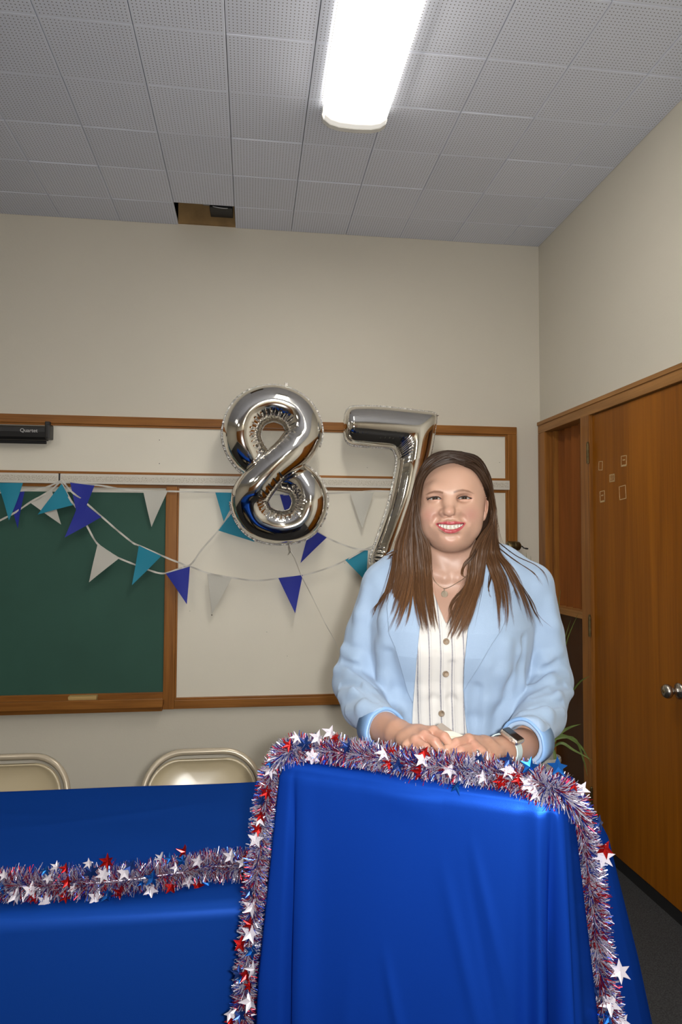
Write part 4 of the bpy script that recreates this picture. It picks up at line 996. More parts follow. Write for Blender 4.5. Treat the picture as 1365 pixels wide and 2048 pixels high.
# ================================================================ DISTANCE-FIELD MODELLING FOR THE FIGURE
import openvdb as vdb
def C_(px, py, d): return np.array([(px - W_PX / 2) / F_PX * d, -(py - H_PX / 2) / F_PX * d, -d])
def to_world(V): return V @ CM.T + CAM
class Sdf:
    def __init__(s): s.ops = []; s.mods = []
    def _a(s, kind, fn, k, lo, hi): s.ops.append((kind, fn, k, lo, hi)); return s
    def cap(s, a, b, ra, rb=None, k=.01, kind='u'):
        a = np.asarray(a, float); b = np.asarray(b, float); rb = ra if rb is None else rb; ba = b - a; L2 = float(ba @ ba) + 1e-12
        def fn(P):
            pa = P - a; h = np.clip(pa @ ba / L2, 0, 1)[:, None]; return np.sqrt(((pa - ba * h) ** 2).sum(1)) - (ra + (rb - ra) * h[:, 0])
        m = max(ra, rb); return s._a(kind, fn, k, np.minimum(a, b) - m, np.maximum(a, b) + m)
    def chain(s, pts, rs, k=.01, kind='u'):
        for i in range(len(pts) - 1): s.cap(pts[i], pts[i + 1], rs[i], rs[i + 1], k, kind)
        return s
    def ell(s, c, r, k=.01, kind='u', rot=0.0, tilt=0.0):
        c = np.asarray(c, float); r = np.asarray(r, float); cr, sr = math.cos(rot), math.sin(rot); ct, st = math.cos(tilt), math.sin(tilt)
        R = np.array([[cr, sr, 0], [-sr, cr, 0], [0, 0, 1.0]]); R = np.array([[1, 0, 0], [0, ct, st], [0, -st, ct]]) @ R
        def fn(P):
            q = (P - c) @ R.T; k0 = np.sqrt(((q / r) ** 2).sum(1)); k1 = np.sqrt(((q / (r * r)) ** 2).sum(1)); return k0 * (k0 - 1) / np.maximum(k1, 1e-6)
        m = r.max(); return s._a(kind, fn, k, c - m, c + m)
    def fn(s, f, lo, hi, k=.01, kind='u'): return s._a(kind, f, k, np.asarray(lo, float), np.asarray(hi, float))
    def __call__(s, P):
        lo, hi = P.min(0), P.max(0); d = np.full(len(P), .06)
        for kind, f, k, l, h in s.ops:
            mg = .05 + k
            if kind != 'i' and (np.any(lo > h + mg) or np.any(hi < l - mg)): continue
            e = f(P)
            if kind == 'u': hh = np.clip(.5 + .5 * (e - d) / k, 0, 1); d = e * (1 - hh) + d * hh - k * hh * (1 - hh)
            elif kind == 's': hh = np.clip(.5 - .5 * (d + e) / k, 0, 1); d = d * (1 - hh) - e * hh + k * hh * (1 - hh)
            elif kind == 'i': hh = np.clip(.5 - .5 * (e - d) / k, 0, 1); d = e * (1 - hh) + d * hh + k * hh * (1 - hh)
            elif kind == 'add': d = d + e
        return d
def mesh_sdf(f, lo, hi, h, adapt=0.0, N=16):
    lo = np.asarray(lo, float); hi = np.asarray(hi, float); nb = np.ceil((hi - lo) / (h * N)).astype(int)
    g = vdb.FloatGrid(3 * h); ar = np.arange(N)
    I, J, K = np.meshgrid(ar, ar, ar, indexing='ij'); loc = np.stack([I.ravel(), J.ravel(), K.ravel()], 1)
    bc = np.stack(np.meshgrid(*[np.arange(n) for n in nb], indexing='ij'), -1).reshape(-1, 3)
    cen = lo + (bc * N + N / 2) * h; dc = np.concatenate([f(cen[i:i + 1]) for i in range(len(cen))]); hd = h * N * .866 * 1.35 + .004
    for b_, d in zip(bc, dc):
        o = b_ * N
        if abs(d) > hd:
            if d < 0: g.fill(tuple(int(q) for q in o), tuple(int(q) + N - 1 for q in o), -3 * h, True)
            continue
        P = lo + (loc + o) * h; v = np.clip(f(P), -3 * h, 3 * h).reshape(N, N, N).astype(np.float32)
        g.copyFromArray(v, ijk=tuple(int(q) for q in o))
    p, t, q = g.convertToPolygons(0.0, adapt)
    V = np.array(p, float) * h + lo; Fq = [tuple(x[::-1]) for x in np.array(q)] if len(q) else []; Ft = [tuple(x[::-1]) for x in np.array(t)] if len(t) else []
    if len(Ft) == 0: return V, np.array(q)[:, ::-1]
    return V, Fq + Ft
def poly_sd(poly, X, Y):
    """signed distance to a polygon in the photo's units, negative inside"""
    P = np.asarray(poly, float); n = len(P); d2 = np.full(X.shape, 1e9); ins = np.zeros(X.shape, bool)
    for i in range(n):
        a, b = P[i], P[(i + 1) % n]; e = b - a; wx, wy = X - a[0], Y - a[1]; t_ = np.clip((wx * e[0] + wy * e[1]) / (e @ e + 1e-9), 0, 1)
        d2 = np.minimum(d2, (wx - e[0] * t_) ** 2 + (wy - e[1] * t_) ** 2)
        c = ((a[1] > Y) != (b[1] > Y)) & (X < (b[0] - a[0]) * (Y - a[1]) / (b[1] - a[1] + 1e-12) + a[0]); ins ^= c
    return np.where(ins, -1, 1) * np.sqrt(d2)
def pxy(P): return W_PX / 2 - F_PX * P[:, 0] / P[:, 2], H_PX / 2 + F_PX * P[:, 1] / P[:, 2]
def prism(poly, dmin, dmax):
    """solid seen from the front as the polygon, between two depths"""
    poly = np.asarray(poly, float); dm = (dmin + dmax) / 2
    c = np.array([C_(x, y, d) for x, y in poly for d in (dmin, dmax)])
    def fn(P):
        X, Y = pxy(P); s_ = poly_sd(poly, X, Y) * (-P[:, 2]) / F_PX; z = -P[:, 2]; return np.maximum(s_, np.maximum(dmin - z, z - dmax))
    return fn, c.min(0), c.max(0)
def smooth_poly(P, n=6):
    P = np.asarray(P, float); return closed_cat(P, n * len(P))

# ---------------------------------------------------------------- torso
D0 = 1.60
rowsT = np.array([  # py, centre px, half width m, half depth m, depth
    (1085, 905, .070, .050, 1.590), (1110, 905, .112, .058, 1.590), (1130, 905, .150, .070, 1.592), (1160, 905, .172, .085, 1.593), (1200, 903, .176, .104, 1.590), (1245, 901, .179, .122, 1.582), (1290, 899, .176, .124, 1.580),
    (1340, 898, .168, .110, 1.585), (1400, 897, .167, .106, 1.590), (1460, 896, .178, .112, 1.595), (1530, 896, .192, .122, 1.600), (1640, 896, .196, .126, 1.600)])
Yr = np.array([C_(r[1], r[0], r[4])[1] for r in rowsT])[::-1]; RT = rowsT[::-1]
CXr = np.array([C_(r[1], r[0], r[4])[0] for r in rowsT])[::-1]
def torso_fn(off):
    def fn(P):
        y = P[:, 1]; cx = np.interp(y, Yr, CXr); a = np.interp(y, Yr, RT[:, 2]) + off; b = np.interp(y, Yr, RT[:, 3]) + off; cz = -np.interp(y, Yr, RT[:, 4])
        e = np.sqrt(((P[:, 0] - cx) / a) ** 2 + ((P[:, 2] - cz) / b) ** 2); rad = np.sqrt((P[:, 0] - cx) ** 2 + (P[:, 2] - cz) ** 2)
        d = rad * (1 - 1 / np.maximum(e, 1e-3)); top = y - (Yr[-1] + off); bot = (Yr[0] - off) - y
        return np.maximum(np.maximum(d * .85, top), bot)
    return fn
TLO, THI = np.array([CXr.min() - .22, Yr[0] - .02, -1.76]), np.array([CXr.max() + .22, Yr[-1] + .02, -1.42])
def add_torso(S, off, k=.02): return S.fn(torso_fn(off), TLO, THI, k)
def bust(S, off):
    S.ell(C_(850, 1268, 1.515), (.070 + off, .070 + off, .050 + off), k=.05); S.ell(C_(950, 1268, 1.515), (.070 + off, .070 + off, .050 + off), k=.05)
# ---------------------------------------------------------------- head, neck and upper chest
def hp(px, py, w): return C_(px, py, 1.53 - w)
H = Sdf()
H.ell(hp(903, 984, 0), (.0715, .080, .092), k=.01)
H.ell(hp(903, 1018, .022), (.0655, .084, .058), k=.03)
H.ell(hp(902, 1047, .030), (.0535, .042, .046), k=.03)
H.ell(hp(901.5, 1078, .054), (.024, .020, .024), k=.028)
H.ell(hp(903, 1083, .022), (.042, .018, .034), k=.02)                 # under the chin
H.ell(hp(864, 1031, .054), (.022, .022, .021), k=.020); H.ell(hp(941, 1030, .054), (.022, .022, .021), k=.020)   # cheeks
H.ell(hp(865, 1056, .040), (.016, .018, .018), k=.02); H.ell(hp(942, 1054, .040), (.016, .018, .018), k=.02)
H.chain([hp(860, 986, .054), hp(873, 981, .070), hp(889, 985, .077)], [.006, .0080, .007], k=.022)
H.chain([hp(911, 984, .077), hp(927, 980, .071), hp(942, 985, .055)], [.007, .0080, .006], k=.022)
for cx_ in (871.5, 929): H.ell(hp(cx_, 997, .088), (.016, .0085, .013), k=.012, kind='s')   # sockets
eyeC = [hp(871, 996.5, .0655), hp(929.5, 995.5, .0655)]
for c in eyeC: H.ell(c, (.0150, .0125, .0138), k=.006)
H.chain([hp(899, 990, .074), hp(899, 1005, .085), hp(899, 1021, .097)], [.0065, .0072, .0090], k=.014)
H.ell(hp(899, 1024, .099), (.0105, .0090, .0105), k=.008)
H.ell(hp(885.5, 1027, .086), (.0075, .0072, .0095), k=.008); H.ell(hp(913.5, 1027, .086), (.0075, .0072, .0095), k=.008)
H.ell(hp(893, 1032.5, .095), (.0040, .0020, .006), k=.003, kind='s'); H.ell(hp(906.5, 1032.5, .095), (.0040, .0020, .006), k=.003, kind='s')
H.ell(hp(902, 1052, .066), (.036, .021, .020), k=.016)                # muzzle over the teeth
def surf(S, px, py, d0=1.2, d1=1.75, n=200):
    ds = np.linspace(d0, d1, n); P = np.array([C_(px, py, d) for d in ds]); v = np.concatenate([S(P[k:k + 25]) for k in range(0, n, 25)])
    i = np.where(v < 0)[0]
    if len(i) == 0: return None
    i = i[0]; return ds[i] if i == 0 else ds[i - 1] + (ds[i] - ds[i - 1]) * v[i - 1] / (v[i - 1] - v[i] + 1e-9)
def crease(S, pts, r, deep, k=.008, kind='s', fall=1.0):
    # groove ('s') or ridge ('u') drawn on the surface as seen from the front
    q = []
    for (x, y) in pts:
        d = surf(S, x, y)
        if d is not None: q.append(C_(x, y, d - (r - deep) * (1 if kind == 's' else -1)))
    n = len(q)
    if n < 2: return
    rs = [r * (1 if 0 < i < n - 1 else .6) for i in range(n)]
    S.chain(q, rs, k=k, kind=kind)
crease(H, [(882, 1030), (873, 1037), (866.5, 1049)], .004, .0022, k=.009)
crease(H, [(918, 1030), (928, 1037), (936.5, 1047)], .004, .0022, k=.009)
H.chain([hp(888, 1071.5, .084), hp(902, 1073.5, .088), hp(916, 1071.5, .084)], [.002, .003, .002], k=.012, kind='s')
LU = [(871.5, 1047.5), (880, 1045.2), (890, 1043.4), (896, 1042.8), (902, 1044.0), (908, 1042.6), (914, 1043.0), (924, 1044.4), (932, 1046), (927, 1054.5), (920, 1061), (911, 1065.4), (902, 1066.8), (892, 1065), (883, 1059.5), (877, 1054)]
MO = [(874.5, 1048), (882, 1048.3), (890, 1049.2), (902, 1050.0), (913, 1049.0), (922, 1047.6), (929, 1046.8), (925, 1051.2), (918, 1055.4), (910, 1058), (902, 1058.9), (893, 1058.0), (885, 1055), (879, 1051.4)]
H.chain([hp(874, 1047.3, .073), hp(884, 1046, .083), hp(896, 1045.5, .0895), hp(902, 1046.3, .0890), hp(908, 1045.3, .0895), hp(919, 1045.5, .083), hp(930, 1046.5, .072)], [.0020, .0034, .0044, .0040, .0044, .0034, .0020], k=.004)
H.chain([hp(875, 1049.5, .073), hp(883, 1056.5, .082), hp(892, 1061.5, .0865), hp(902, 1063, .088), hp(911, 1061.5, .0865), hp(920, 1056.5, .081), hp(929, 1048.5, .072)], [.0022, .0036, .0046, .0050, .0046, .0036, .0022], k=.004)
f_, l_, h_ = prism(smooth_poly(MO, 4), 1.35, 1.53 - .060); H.fn(f_, l_, h_, k=.0016, kind='s')
ES = [[(855.5, 1000.0), (860, 997.0), (866, 994.6), (873, 993.8), (879, 995.2), (884.5, 998.8), (879, 998.9), (871, 999.0), (863, 1000.0)],
      [(915.5, 998.2), (920, 995.2), (927, 993.2), (934, 993.2), (940, 994.9), (945, 997.2), (938, 998.2), (930, 998.3), (922, 998.3)]]
for e_ in ES:
    f_, l_, h_ = prism(smooth_poly(e_, 4), 1.35, 1.53 - .0660); H.fn(f_, l_, h_, k=.0008, kind='s')
# ear on the uncovered side
H.ell(hp(970.5, 1015, -.002), (.0072, .0265, .0150), k=.005, rot=-.10); H.ell(hp(973, 1011, .008), (.0034, .0170, .008), k=.004, kind='s')
H.ell(hp(967, 1035, .002), (.0045, .008, .006), k=.005)
H.ell(hp(836, 1014, -.008), (.006, .024, .014), k=.006)
# neck and chest
H.chain([hp(905, 1062, -.018), hp(904, 1120, -.040), hp(904, 1160, -.060)], [.050, .0475, .055], k=.018)
H.chain([hp(866, 1100, -.006), hp(893, 1150, .008)], [.006, .006], k=.022); H.chain([hp(940, 1100, -.006), hp(915, 1150, .008)], [.006, .006], k=.022)
add_torso(H, -.006, k=.030)
H.ell(C_(846, 1262, 1.515), (.064, .064, .048), k=.05); H.ell(C_(952, 1262, 1.515), (.064, .064, .048), k=.05)
H.chain([C_(800, 1142, 1.59), C_(905, 1118, 1.59), C_(1010, 1142, 1.59)], [.035, .045, .035], k=.03)
crease(H, [(845, 1140), (868, 1148), (888, 1156)], .006, .0016, k=.016, kind='u'); crease(H, [(960, 1140), (938, 1148), (918, 1156)], .006, .0016, k=.016, kind='u')
lo = np.array([-.03, C_(900, 1300, 1.48)[1], -1.69]); lo[0] = C_(770, 1100, 1.5)[0]
hi = np.array([C_(1035, 1100, 1.5)[0], C_(900, 880, 1.5)[1], -1.40])
HV, HF = mesh_sdf(H, lo, hi, .00125)
def mixc(c, col, w): return c * (1 - w[:, None]) + np.array(col) * w[:, None]
def sstep(a, b, x): t_ = np.clip((x - a) / (b - a), 0, 1); return t_ * t_ * (3 - 2 * t_)
SK = np.array([.41, .246, .176])
def gauss2(X, Y, cx, cy, sx, sy): return np.exp(-((X - cx) / sx) ** 2 - ((Y - cy) / sy) ** 2)
def paint_head(V):
    X, Y = pxy(V); c = np.tile(SK, (len(V), 1)); front = V[:, 2] > -1.515
    c = mixc(c, (.31, .135, .110), .62 * (gauss2(X, Y, 860, 1030, 17, 15) + gauss2(X, Y, 943, 1029, 17, 15)) * front)
    c = mixc(c, (.37, .175, .13), .35 * gauss2(X, Y, 899, 1024, 12, 9) * front); c = mixc(c, (.37, .17, .125), .35 * gauss2(X, Y, 901, 1082, 16, 9) * front)
    c = mixc(c, (.37, .17, .125), .5 * gauss2(X, Y, 972, 1008, 6, 22))
    c = mixc(c, (.39, .24, .185), .5 * sstep(1095, 1115, Y))
    for bl in ([(852, 989.5), (860, 984.2), (869, 981.2), (880, 981.6), (887, 984.0), (886.5, 987.2), (878, 985.4), (868, 985.2), (860, 987.6)], [(907.5, 983.0), (916, 979.8), (926, 978.2), (938, 981), (949, 987.6), (941, 985.0), (930, 982.4), (918, 983.4), (908, 986.4)]):
        s_ = poly_sd(bl, X, Y); c = mixc(c, (.14, .068, .040), .80 * sstep(1.2, -.8, s_) * front)
    for e_ in ES:
        s_ = poly_sd(smooth_poly(e_, 3), X, Y); c = mixc(c, (.42, .20, .14), .55 * sstep(4.5, .5, s_) * (s_ > -.2) * front * (Y < 1001))
        c = mixc(c, (.08, .035, .025), .75 * sstep(1.6, .1, s_) * (Y < 998) * front)
    # soft warm lips
    sl = poly_sd(smooth_poly(LU, 3), X, Y); so = poly_sd(smooth_poly(MO, 3), X, Y)
    c = mixc(c, (.34, .058, .068), sstep(.9, -.5, sl) * front)
    c = mixc(c, (.16, .03, .03), sstep(.3, -.6, so) * (V[:, 2] < -1.53 + .079) * front)
    return c
# ---------------------------------------------------------------- hands and forearms
def hand(S, fore, wrist, knk, fingers, kr, fr):
    S.chain([fore, wrist], [.033, .0255], k=.01)
    for K, r in zip(knk, kr): S.chain([wrist, wrist * .40 + K * .60, K], [.0195, r * 1.15, r * .95], k=.010)
    for F_, rr in zip(fingers, fr): S.chain(F_, rr, k=.0018)
    for K, r in zip(knk, kr): S.ell(K + np.array([0, .0015, .0015]), (r * .90, r * .85, r * .88), k=.004)
R = Sdf(); c = C_
wR = c(797, 1467, 1.290)
hand(R, c(762, 1452, 1.37), wR, [c(868, 1464, 1.224), c(850, 1472, 1.212), c(832, 1482, 1.206), c(815, 1491, 1.212)],
     [[c(868, 1464, 1.224), c(889, 1474, 1.200), c(901, 1490, 1.190), c(906, 1506, 1.192)], [c(850, 1472, 1.212), c(871, 1484, 1.190), c(883, 1501, 1.182), c(888, 1517, 1.186)],
      [c(832, 1482, 1.206), c(852, 1495, 1.184), c(863, 1511, 1.178), c(867, 1524, 1.184)], [c(815, 1491, 1.212), c(832, 1503, 1.192), c(841, 1516, 1.188), c(844, 1526, 1.194)],
      [c(808, 1480, 1.275), c(840, 1492, 1.262), c(866, 1500, 1.250), c(888, 1506, 1.240)]],
     [.0112, .0112, .0106, .0098], [[.0092, .0088, .0078, .0066], [.0092, .0088, .0078, .0066], [.0088, .0082, .0074, .0062], [.0080, .0074, .0067, .0056], [.0130, .0110, .0100, .0085]])
L = Sdf(); wL = c(1013, 1498, 1.285)
hand(L, c(1048, 1490, 1.37), wL, [c(938, 1480, 1.214), c(948, 1494, 1.202), c(963, 1506, 1.198), c(980, 1516, 1.206)],
     [[c(938, 1480, 1.214), c(914, 1486, 1.192), c(895, 1499, 1.184), c(883, 1513, 1.186)], [c(948, 1494, 1.202), c(923, 1502, 1.180), c(904, 1515, 1.174), c(894, 1528, 1.178)],
      [c(963, 1506, 1.198), c(939, 1516, 1.176), c(922, 1527, 1.172), c(913, 1537, 1.178)], [c(980, 1516, 1.206), c(958, 1527, 1.188), c(944, 1537, 1.186), c(936, 1545, 1.190)],
      [c(1008, 1502, 1.268), c(974, 1512, 1.255), c(948, 1518, 1.245), c(924, 1524, 1.236)]],
     [.0112, .0112, .0106, .0098], [[.0092, .0088, .0078, .0066], [.0092, .0088, .0078, .0066], [.0088, .0082, .0074, .0062], [.0080, .0074, .0067, .0056], [.0130, .0110, .0100, .0085]])
def hand_mesh(S, pts):
    q = np.array(pts); return mesh_sdf(S, q.min(0) - .05, q.max(0) + .05, .00135)
RV, RF = hand_mesh(R, [c(752, 1444, 1.44), c(905, 1520, 1.17), c(800, 1500, 1.3)])
LV, LF = hand_mesh(L, [c(1065, 1470, 1.44), c(880, 1530, 1.17), c(1000, 1500, 1.3)])
def paint_hand(V, knk):
    X, Y = pxy(V); col = np.tile(SK * np.array([1.0, .93, .90]), (len(V), 1))
    for K in knk:
        d = np.sqrt(((V - K) ** 2).sum(1)); col = mixc(col, (.36, .155, .115), .45 * np.exp(-(d / .011) ** 2))
    return col
kR = [c(866, 1466, 1.205), c(849, 1473, 1.2), c(833, 1482, 1.195), c(885, 1474, 1.19), c(870, 1483, 1.18), c(854, 1493, 1.175)]
kL = [c(938, 1483, 1.2), c(948, 1495, 1.19), c(962, 1505, 1.185), c(915, 1489, 1.185), c(924, 1502, 1.17), c(939, 1512, 1.166)]
# ---------------------------------------------------------------- hidden body: legs, hips, arms inside the sleeves
def wc(P): return (np.asarray(P, float) - CAM) @ CM          # room -> view axes
hipc = to_world(C_(896, 1640, 1.60)[None])[0]; fwd = -np.array([_f[0], _f[1], 0]); fwd /= np.linalg.norm(fwd); sid = np.array([_r[0], _r[1], 0]); sid /= np.linalg.norm(sid)
HX, HY = hipc[0], hipc[1]
def leg_pts(s): return [wc(np.array([HX, HY, .86]) + sid * s * .095 - fwd * .03), wc(np.array([HX, HY, .48]) + sid * s * .10 - fwd * .07), wc(np.array([HX, HY, .09]) + sid * s * .105 - fwd * .12)]
shL, elL, wrL_ = C_(772, 1172, 1.595), C_(710, 1366, 1.60), C_(762, 1446, 1.39)
shR, elR, wrR_ = C_(1060, 1172, 1.595), C_(1098, 1362, 1.60), C_(1056, 1474, 1.39)
B = Sdf(); add_torso(B, -.012); B.ell(wc([HX, HY, .90]), (.17, .14, .12), k=.05)
for s in (-1, 1):
    B.chain(leg_pts(s), [.082, .055, .038], k=.03); lp = leg_pts(s)
    B.chain([lp[2] - np.array([0, .03, 0]), wc(np.array([HX, HY, .035]) + sid * s * .11 + fwd * .02)], [.034, .026], k=.02)
B.chain([shL, elL, wrL_, C_(762, 1450, 1.40)], [.040, .032, .026, .026], k=.02); B.chain([shR, elR, wrR_, C_(1052, 1480, 1.40)], [.040, .032, .026, .026], k=.02)
z0 = wc([HX, HY, 0.0])[1]
BV, BF = mesh_sdf(B, [-.22, z0 - .12, -1.95], [.62, C_(900, 1150, 1.6)[1], -1.30], .009)
def cut(V, F, keep):
    """drop faces whose vertices all fail the test"""
    F = np.asarray(F); m = keep[F].any(1); return V, F[m]
BV, BF = cut(BV, BF, BV[:, 1] < C_(900, 1290, 1.6)[1])
allV = np.vstack([HV, RV, LV, BV]); o1, o2, o3 = len(HV), len(HV) + len(RV), len(HV) + len(RV) + len(LV)
allF = np.vstack([np.asarray(HF), np.asarray(RF) + o1, np.asarray(LF) + o2, np.asarray(BF) + o3])
allC = np.vstack([paint_head(HV), paint_hand(RV, kR), paint_hand(LV, kL), np.tile(SK, (len(BV), 1))])
woman = thing('person', 'smiling woman with long brown hair in a light blue blazer standing behind the lectern', 'person', (HX, HY, 0))
obj('body', to_world(allV), allF, 'skin', woman, smooth=True, colors=allC)
# ---------------------------------------------------------------- eyes, lashes, teeth
for c0, e_, sx in ((eyeC[0], ES[0], 872), (eyeC[1], ES[1], 929)):
    r = .0118; cc_ = c0 + np.array([0, -.0002, -.0018]); n1, n2 = 36, 40; v = []; col = []
    gz = hp(sx, 996.0, .2) - cc_; gz[0] *= .0; gz = C_(sx, 996.2, .5) - cc_; gz /= np.linalg.norm(gz); A = np.cross([0, 1, 0], gz); A /= np.linalg.norm(A); B_ = np.cross(gz, A)
    for i in range(n1):
        th = PI * .62 * i / (n1 - 1)
        for j in range(n2):
            a = 2 * PI * j / n2; v.append(cc_ + r * (math.cos(th) * gz + math.sin(th) * (math.cos(a) * A + math.sin(a) * B_)))
            col.append((.006, .005, .005) if th < .20 else ((.040, .026, .016) if th < .47 else ((.02, .013, .009) if th < .53 else (.36, .33, .31))))
    f = [(i * n2 + j, i * n2 + (j + 1) % n2, (i + 1) * n2 + (j + 1) % n2, (i + 1) * n2 + j) for i in range(n1 - 1) for j in range(n2)]
    obj('eyeball', to_world(np.array(v)), f, 'eye', woman, smooth=True, colors=np.array(col))
lm = MB()
for e_, sd in ((ES[0], -1), (ES[1], 1)):
    up = np.array(e_[0:6], float); q = catmull(up, 26); pts = []
    for x, y in q: pts.append(hp(x, y - .3, .0805 - .00022 * abs(x - (872 if sd < 0 else 929)) ** 1.35 * .55))
    lm.tube([to_world(p[None])[0] for p in pts], list(np.interp(np.linspace(0, 1, 26), [0, .25, .7, 1], [.0015, .0014, .0010, .0005] if sd < 0 else [.0005, .0010, .0014, .0015])), 6)
    for k in range(24):
        i = 1 + k; p = to_world(pts[i][None])[0]; t_ = k / 23; out = (-(1 - t_) if sd < 0 else t_)
        x = p + _r * out * .0042 + _u * (.0022 + .0016 * abs(out)) - _f * .0035; lm.tube([p, (p + x) / 2 - _u * .0006, x], [.00045, .00036, .00015], 4)
lm.build('eyelashes', 'lash', woman)
tm = MB(); NT = 8
xs = np.array([877.5, 882.0, 887.6, 894.2, 902.2, 910.2, 916.6, 922.0, 926.8])
for k in range(NT):
    xc = (xs[k] + xs[k + 1]) / 2; u = (xc - 902) / 24; wz = .0835 - .018 * u * u; hgt = 11.6 * (1 - .42 * u * u) * (1.0 if k in (3, 4) else .93)
    ce = hp(xc, 1048.2 + hgt / 2, wz - .004); wd_ = (xs[k + 1] - xs[k]) * .00106 / 2 * 1.06; v = []; n = 14; m = 9
    for i in range(m):
        th = PI * i / (m - 1)
        for j in range(n):
            a = 2 * PI * j / n; sq = lambda q: math.copysign(abs(q) ** .38, q)
            v.append(to_world((ce + np.array([wd_ * sq(math.sin(th)) * sq(math.cos(a)), hgt * .00106 / 2 * sq(math.cos(th)), .0042 * sq(math.sin(th)) * sq(math.sin(a))]))[None])[0])
    tm.add(v, [(i * n + j, i * n + (j + 1) % n, (i + 1) * n + (j + 1) % n, (i + 1) * n + j) for i in range(m - 1) for j in range(n)])
tm.build('teeth', 'teeth', woman, smooth=True)

# ---------------------------------------------------------------- blouse
BL = Sdf(); add_torso(BL, .002); bust(BL, .002)
BL.chain([C_(800, 1142, 1.585), C_(858, 1116, 1.590)], [.040, .034], k=.03); BL.chain([C_(1010, 1142, 1.585), C_(952, 1116, 1.590)], [.040, .034], k=.03)
crease(BL, [(894, 1250), (893, 1300), (892, 1360), (889, 1420), (886, 1470), (884, 1520)], .012, .0016, k=.006, kind='u')
crease(BL, [(845, 1300), (850, 1380), (848, 1460)], .010, .0022, k=.016, kind='u'); crease(BL, [(915, 1290), (917, 1380), (922, 1470)], .010, .0020, k=.016, kind='u')
crease(BL, [(905, 1330), (903, 1400), (905, 1470)], .006, .0014, k=.012, kind='s'); crease(BL, [(872, 1310), (870, 1400), (867, 1470)], .006, .0014, k=.012, kind='s')
VN = [(846, 1040), (858, 1120), (866.5, 1182), (880, 1217), (893.5, 1248), (908, 1218), (926, 1180), (946, 1120), (962, 1040)]
f_, l_, h_ = prism(VN, 1.30, 1.70); BL.fn(f_, l_, h_, k=.002, kind='s')
f_, l_, h_ = prism([(780, 1040), (1030, 1040), (1030, 1500), (1030, 1590), (780, 1590)], 1.30, 1.64); BL.fn(f_, l_, h_, k=.002, kind='i')
BLV, BLF = mesh_sdf(BL, [C_(785, 1200, 1.5)[0], C_(900, 1600, 1.5)[1], -1.66], [C_(1020, 1200, 1.5)[0], C_(900, 1100, 1.5)[1], -1.43], .0022)
m, nt, b = nt_new('blouse_stripe'); setp(b, rough=.8, spec=.2); MAT['blouse_stripe'] = m; Lk = nt.links.new
tc = nt.nodes.new('ShaderNodeTexCoord'); dp_ = nt.nodes.new('ShaderNodeVectorMath'); dp_.operation = 'DOT_PRODUCT'; Lk(tc.outputs['Object'], dp_.inputs[0]); dp_.inputs[1].default_value = tuple(float(q) for q in sid + np.array([0, 0, .045]))
def Mn(op, a, b2=None):
    n = nt.nodes.new('ShaderNodeMath'); n.operation = op
    for k, v in ((0, a), (1, b2)):
        if v is None: continue
        if isinstance(v, (int, float)): n.inputs[k].default_value = v
        else: Lk(v, n.inputs[k])
    return n.outputs[0]
xs0 = float((to_world(C_(858.5, 1397, 1.49)[None])[0] - np.array([HX, HY, 0])) @ (sid + np.array([0, 0, .045])))
fc = Mn('FRACT', Mn('ADD', Mn('DIVIDE', Mn('SUBTRACT', dp_.outputs['Value'], xs0), .0240), 20.5))
ln = Mn('ADD', Mn('LESS_THAN', Mn('ABSOLUTE', Mn('SUBTRACT', fc, .5)), .062), Mn('MULTIPLY', Mn('LESS_THAN', Mn('ABSOLUTE', Mn('SUBTRACT', fc, .70)), .022), .45))
nz = nt.nodes.new('ShaderNodeTexNoise'); nz.inputs['Scale'].default_value = 260; Lk(tc.outputs['Object'], nz.inputs['Vector'])
ln2 = Mn('MULTIPLY', ln, Mn('ADD', Mn('MULTIPLY', nz.outputs['Fac'], .6), .35))
mx = nt.nodes.new('ShaderNodeMix'); mx.data_type = 'RGBA'; Lk(ln2, mx.inputs[0]); mx.inputs[6].default_value = (.61, .59, .56, 1); mx.inputs[7].default_value = (.14, .14, .19, 1); Lk(mx.outputs[2], b.inputs['Base Color'])
blouse = obj('blouse', to_world(BLV), BLF, 'blouse_stripe', woman, smooth=True)
for (px, py) in ((892, 1348), (883.5, 1427), (893, 1283)):
    d = surf(BL, px, py); cW = W(px, py, d - .0015); ax_ = -_f * .98 + _u * .1
    MB().lathe([(.0062, 0), (.0068, .0012), (.0066, .0026), (.0052, .0030), (.0045, .0022), (.0012, .0020)], cW, ax=ax_, n=22).build('button', 'horn_button', woman, smooth=True)
# ---------------------------------------------------------------- blazer
Z = Sdf(); add_torso(Z, .012); bust(Z, .009)
Z.chain([C_(852, 1122, 1.592), C_(812, 1138, 1.592), shL], [.036, .044, .052], k=.035); Z.chain([C_(954, 1118, 1.592), C_(1000, 1134, 1.592), shR], [.036, .044, .052], k=.035)
cR, cL_ = c(773, 1462, 1.345), c(1045, 1486, 1.345)
Z.chain([shL, C_(738, 1268, 1.60), elL], [.054, .052, .050], k=.010); Z.chain([shR, C_(1082, 1268, 1.60), elR], [.054, .051, .053], k=.010)
Z.chain([elL, C_(728, 1412, 1.49), cR], [.050, .046, .0375], k=.012); Z.chain([elR, C_(1083, 1430, 1.49), cL_], [.053, .050, .0415], k=.012)
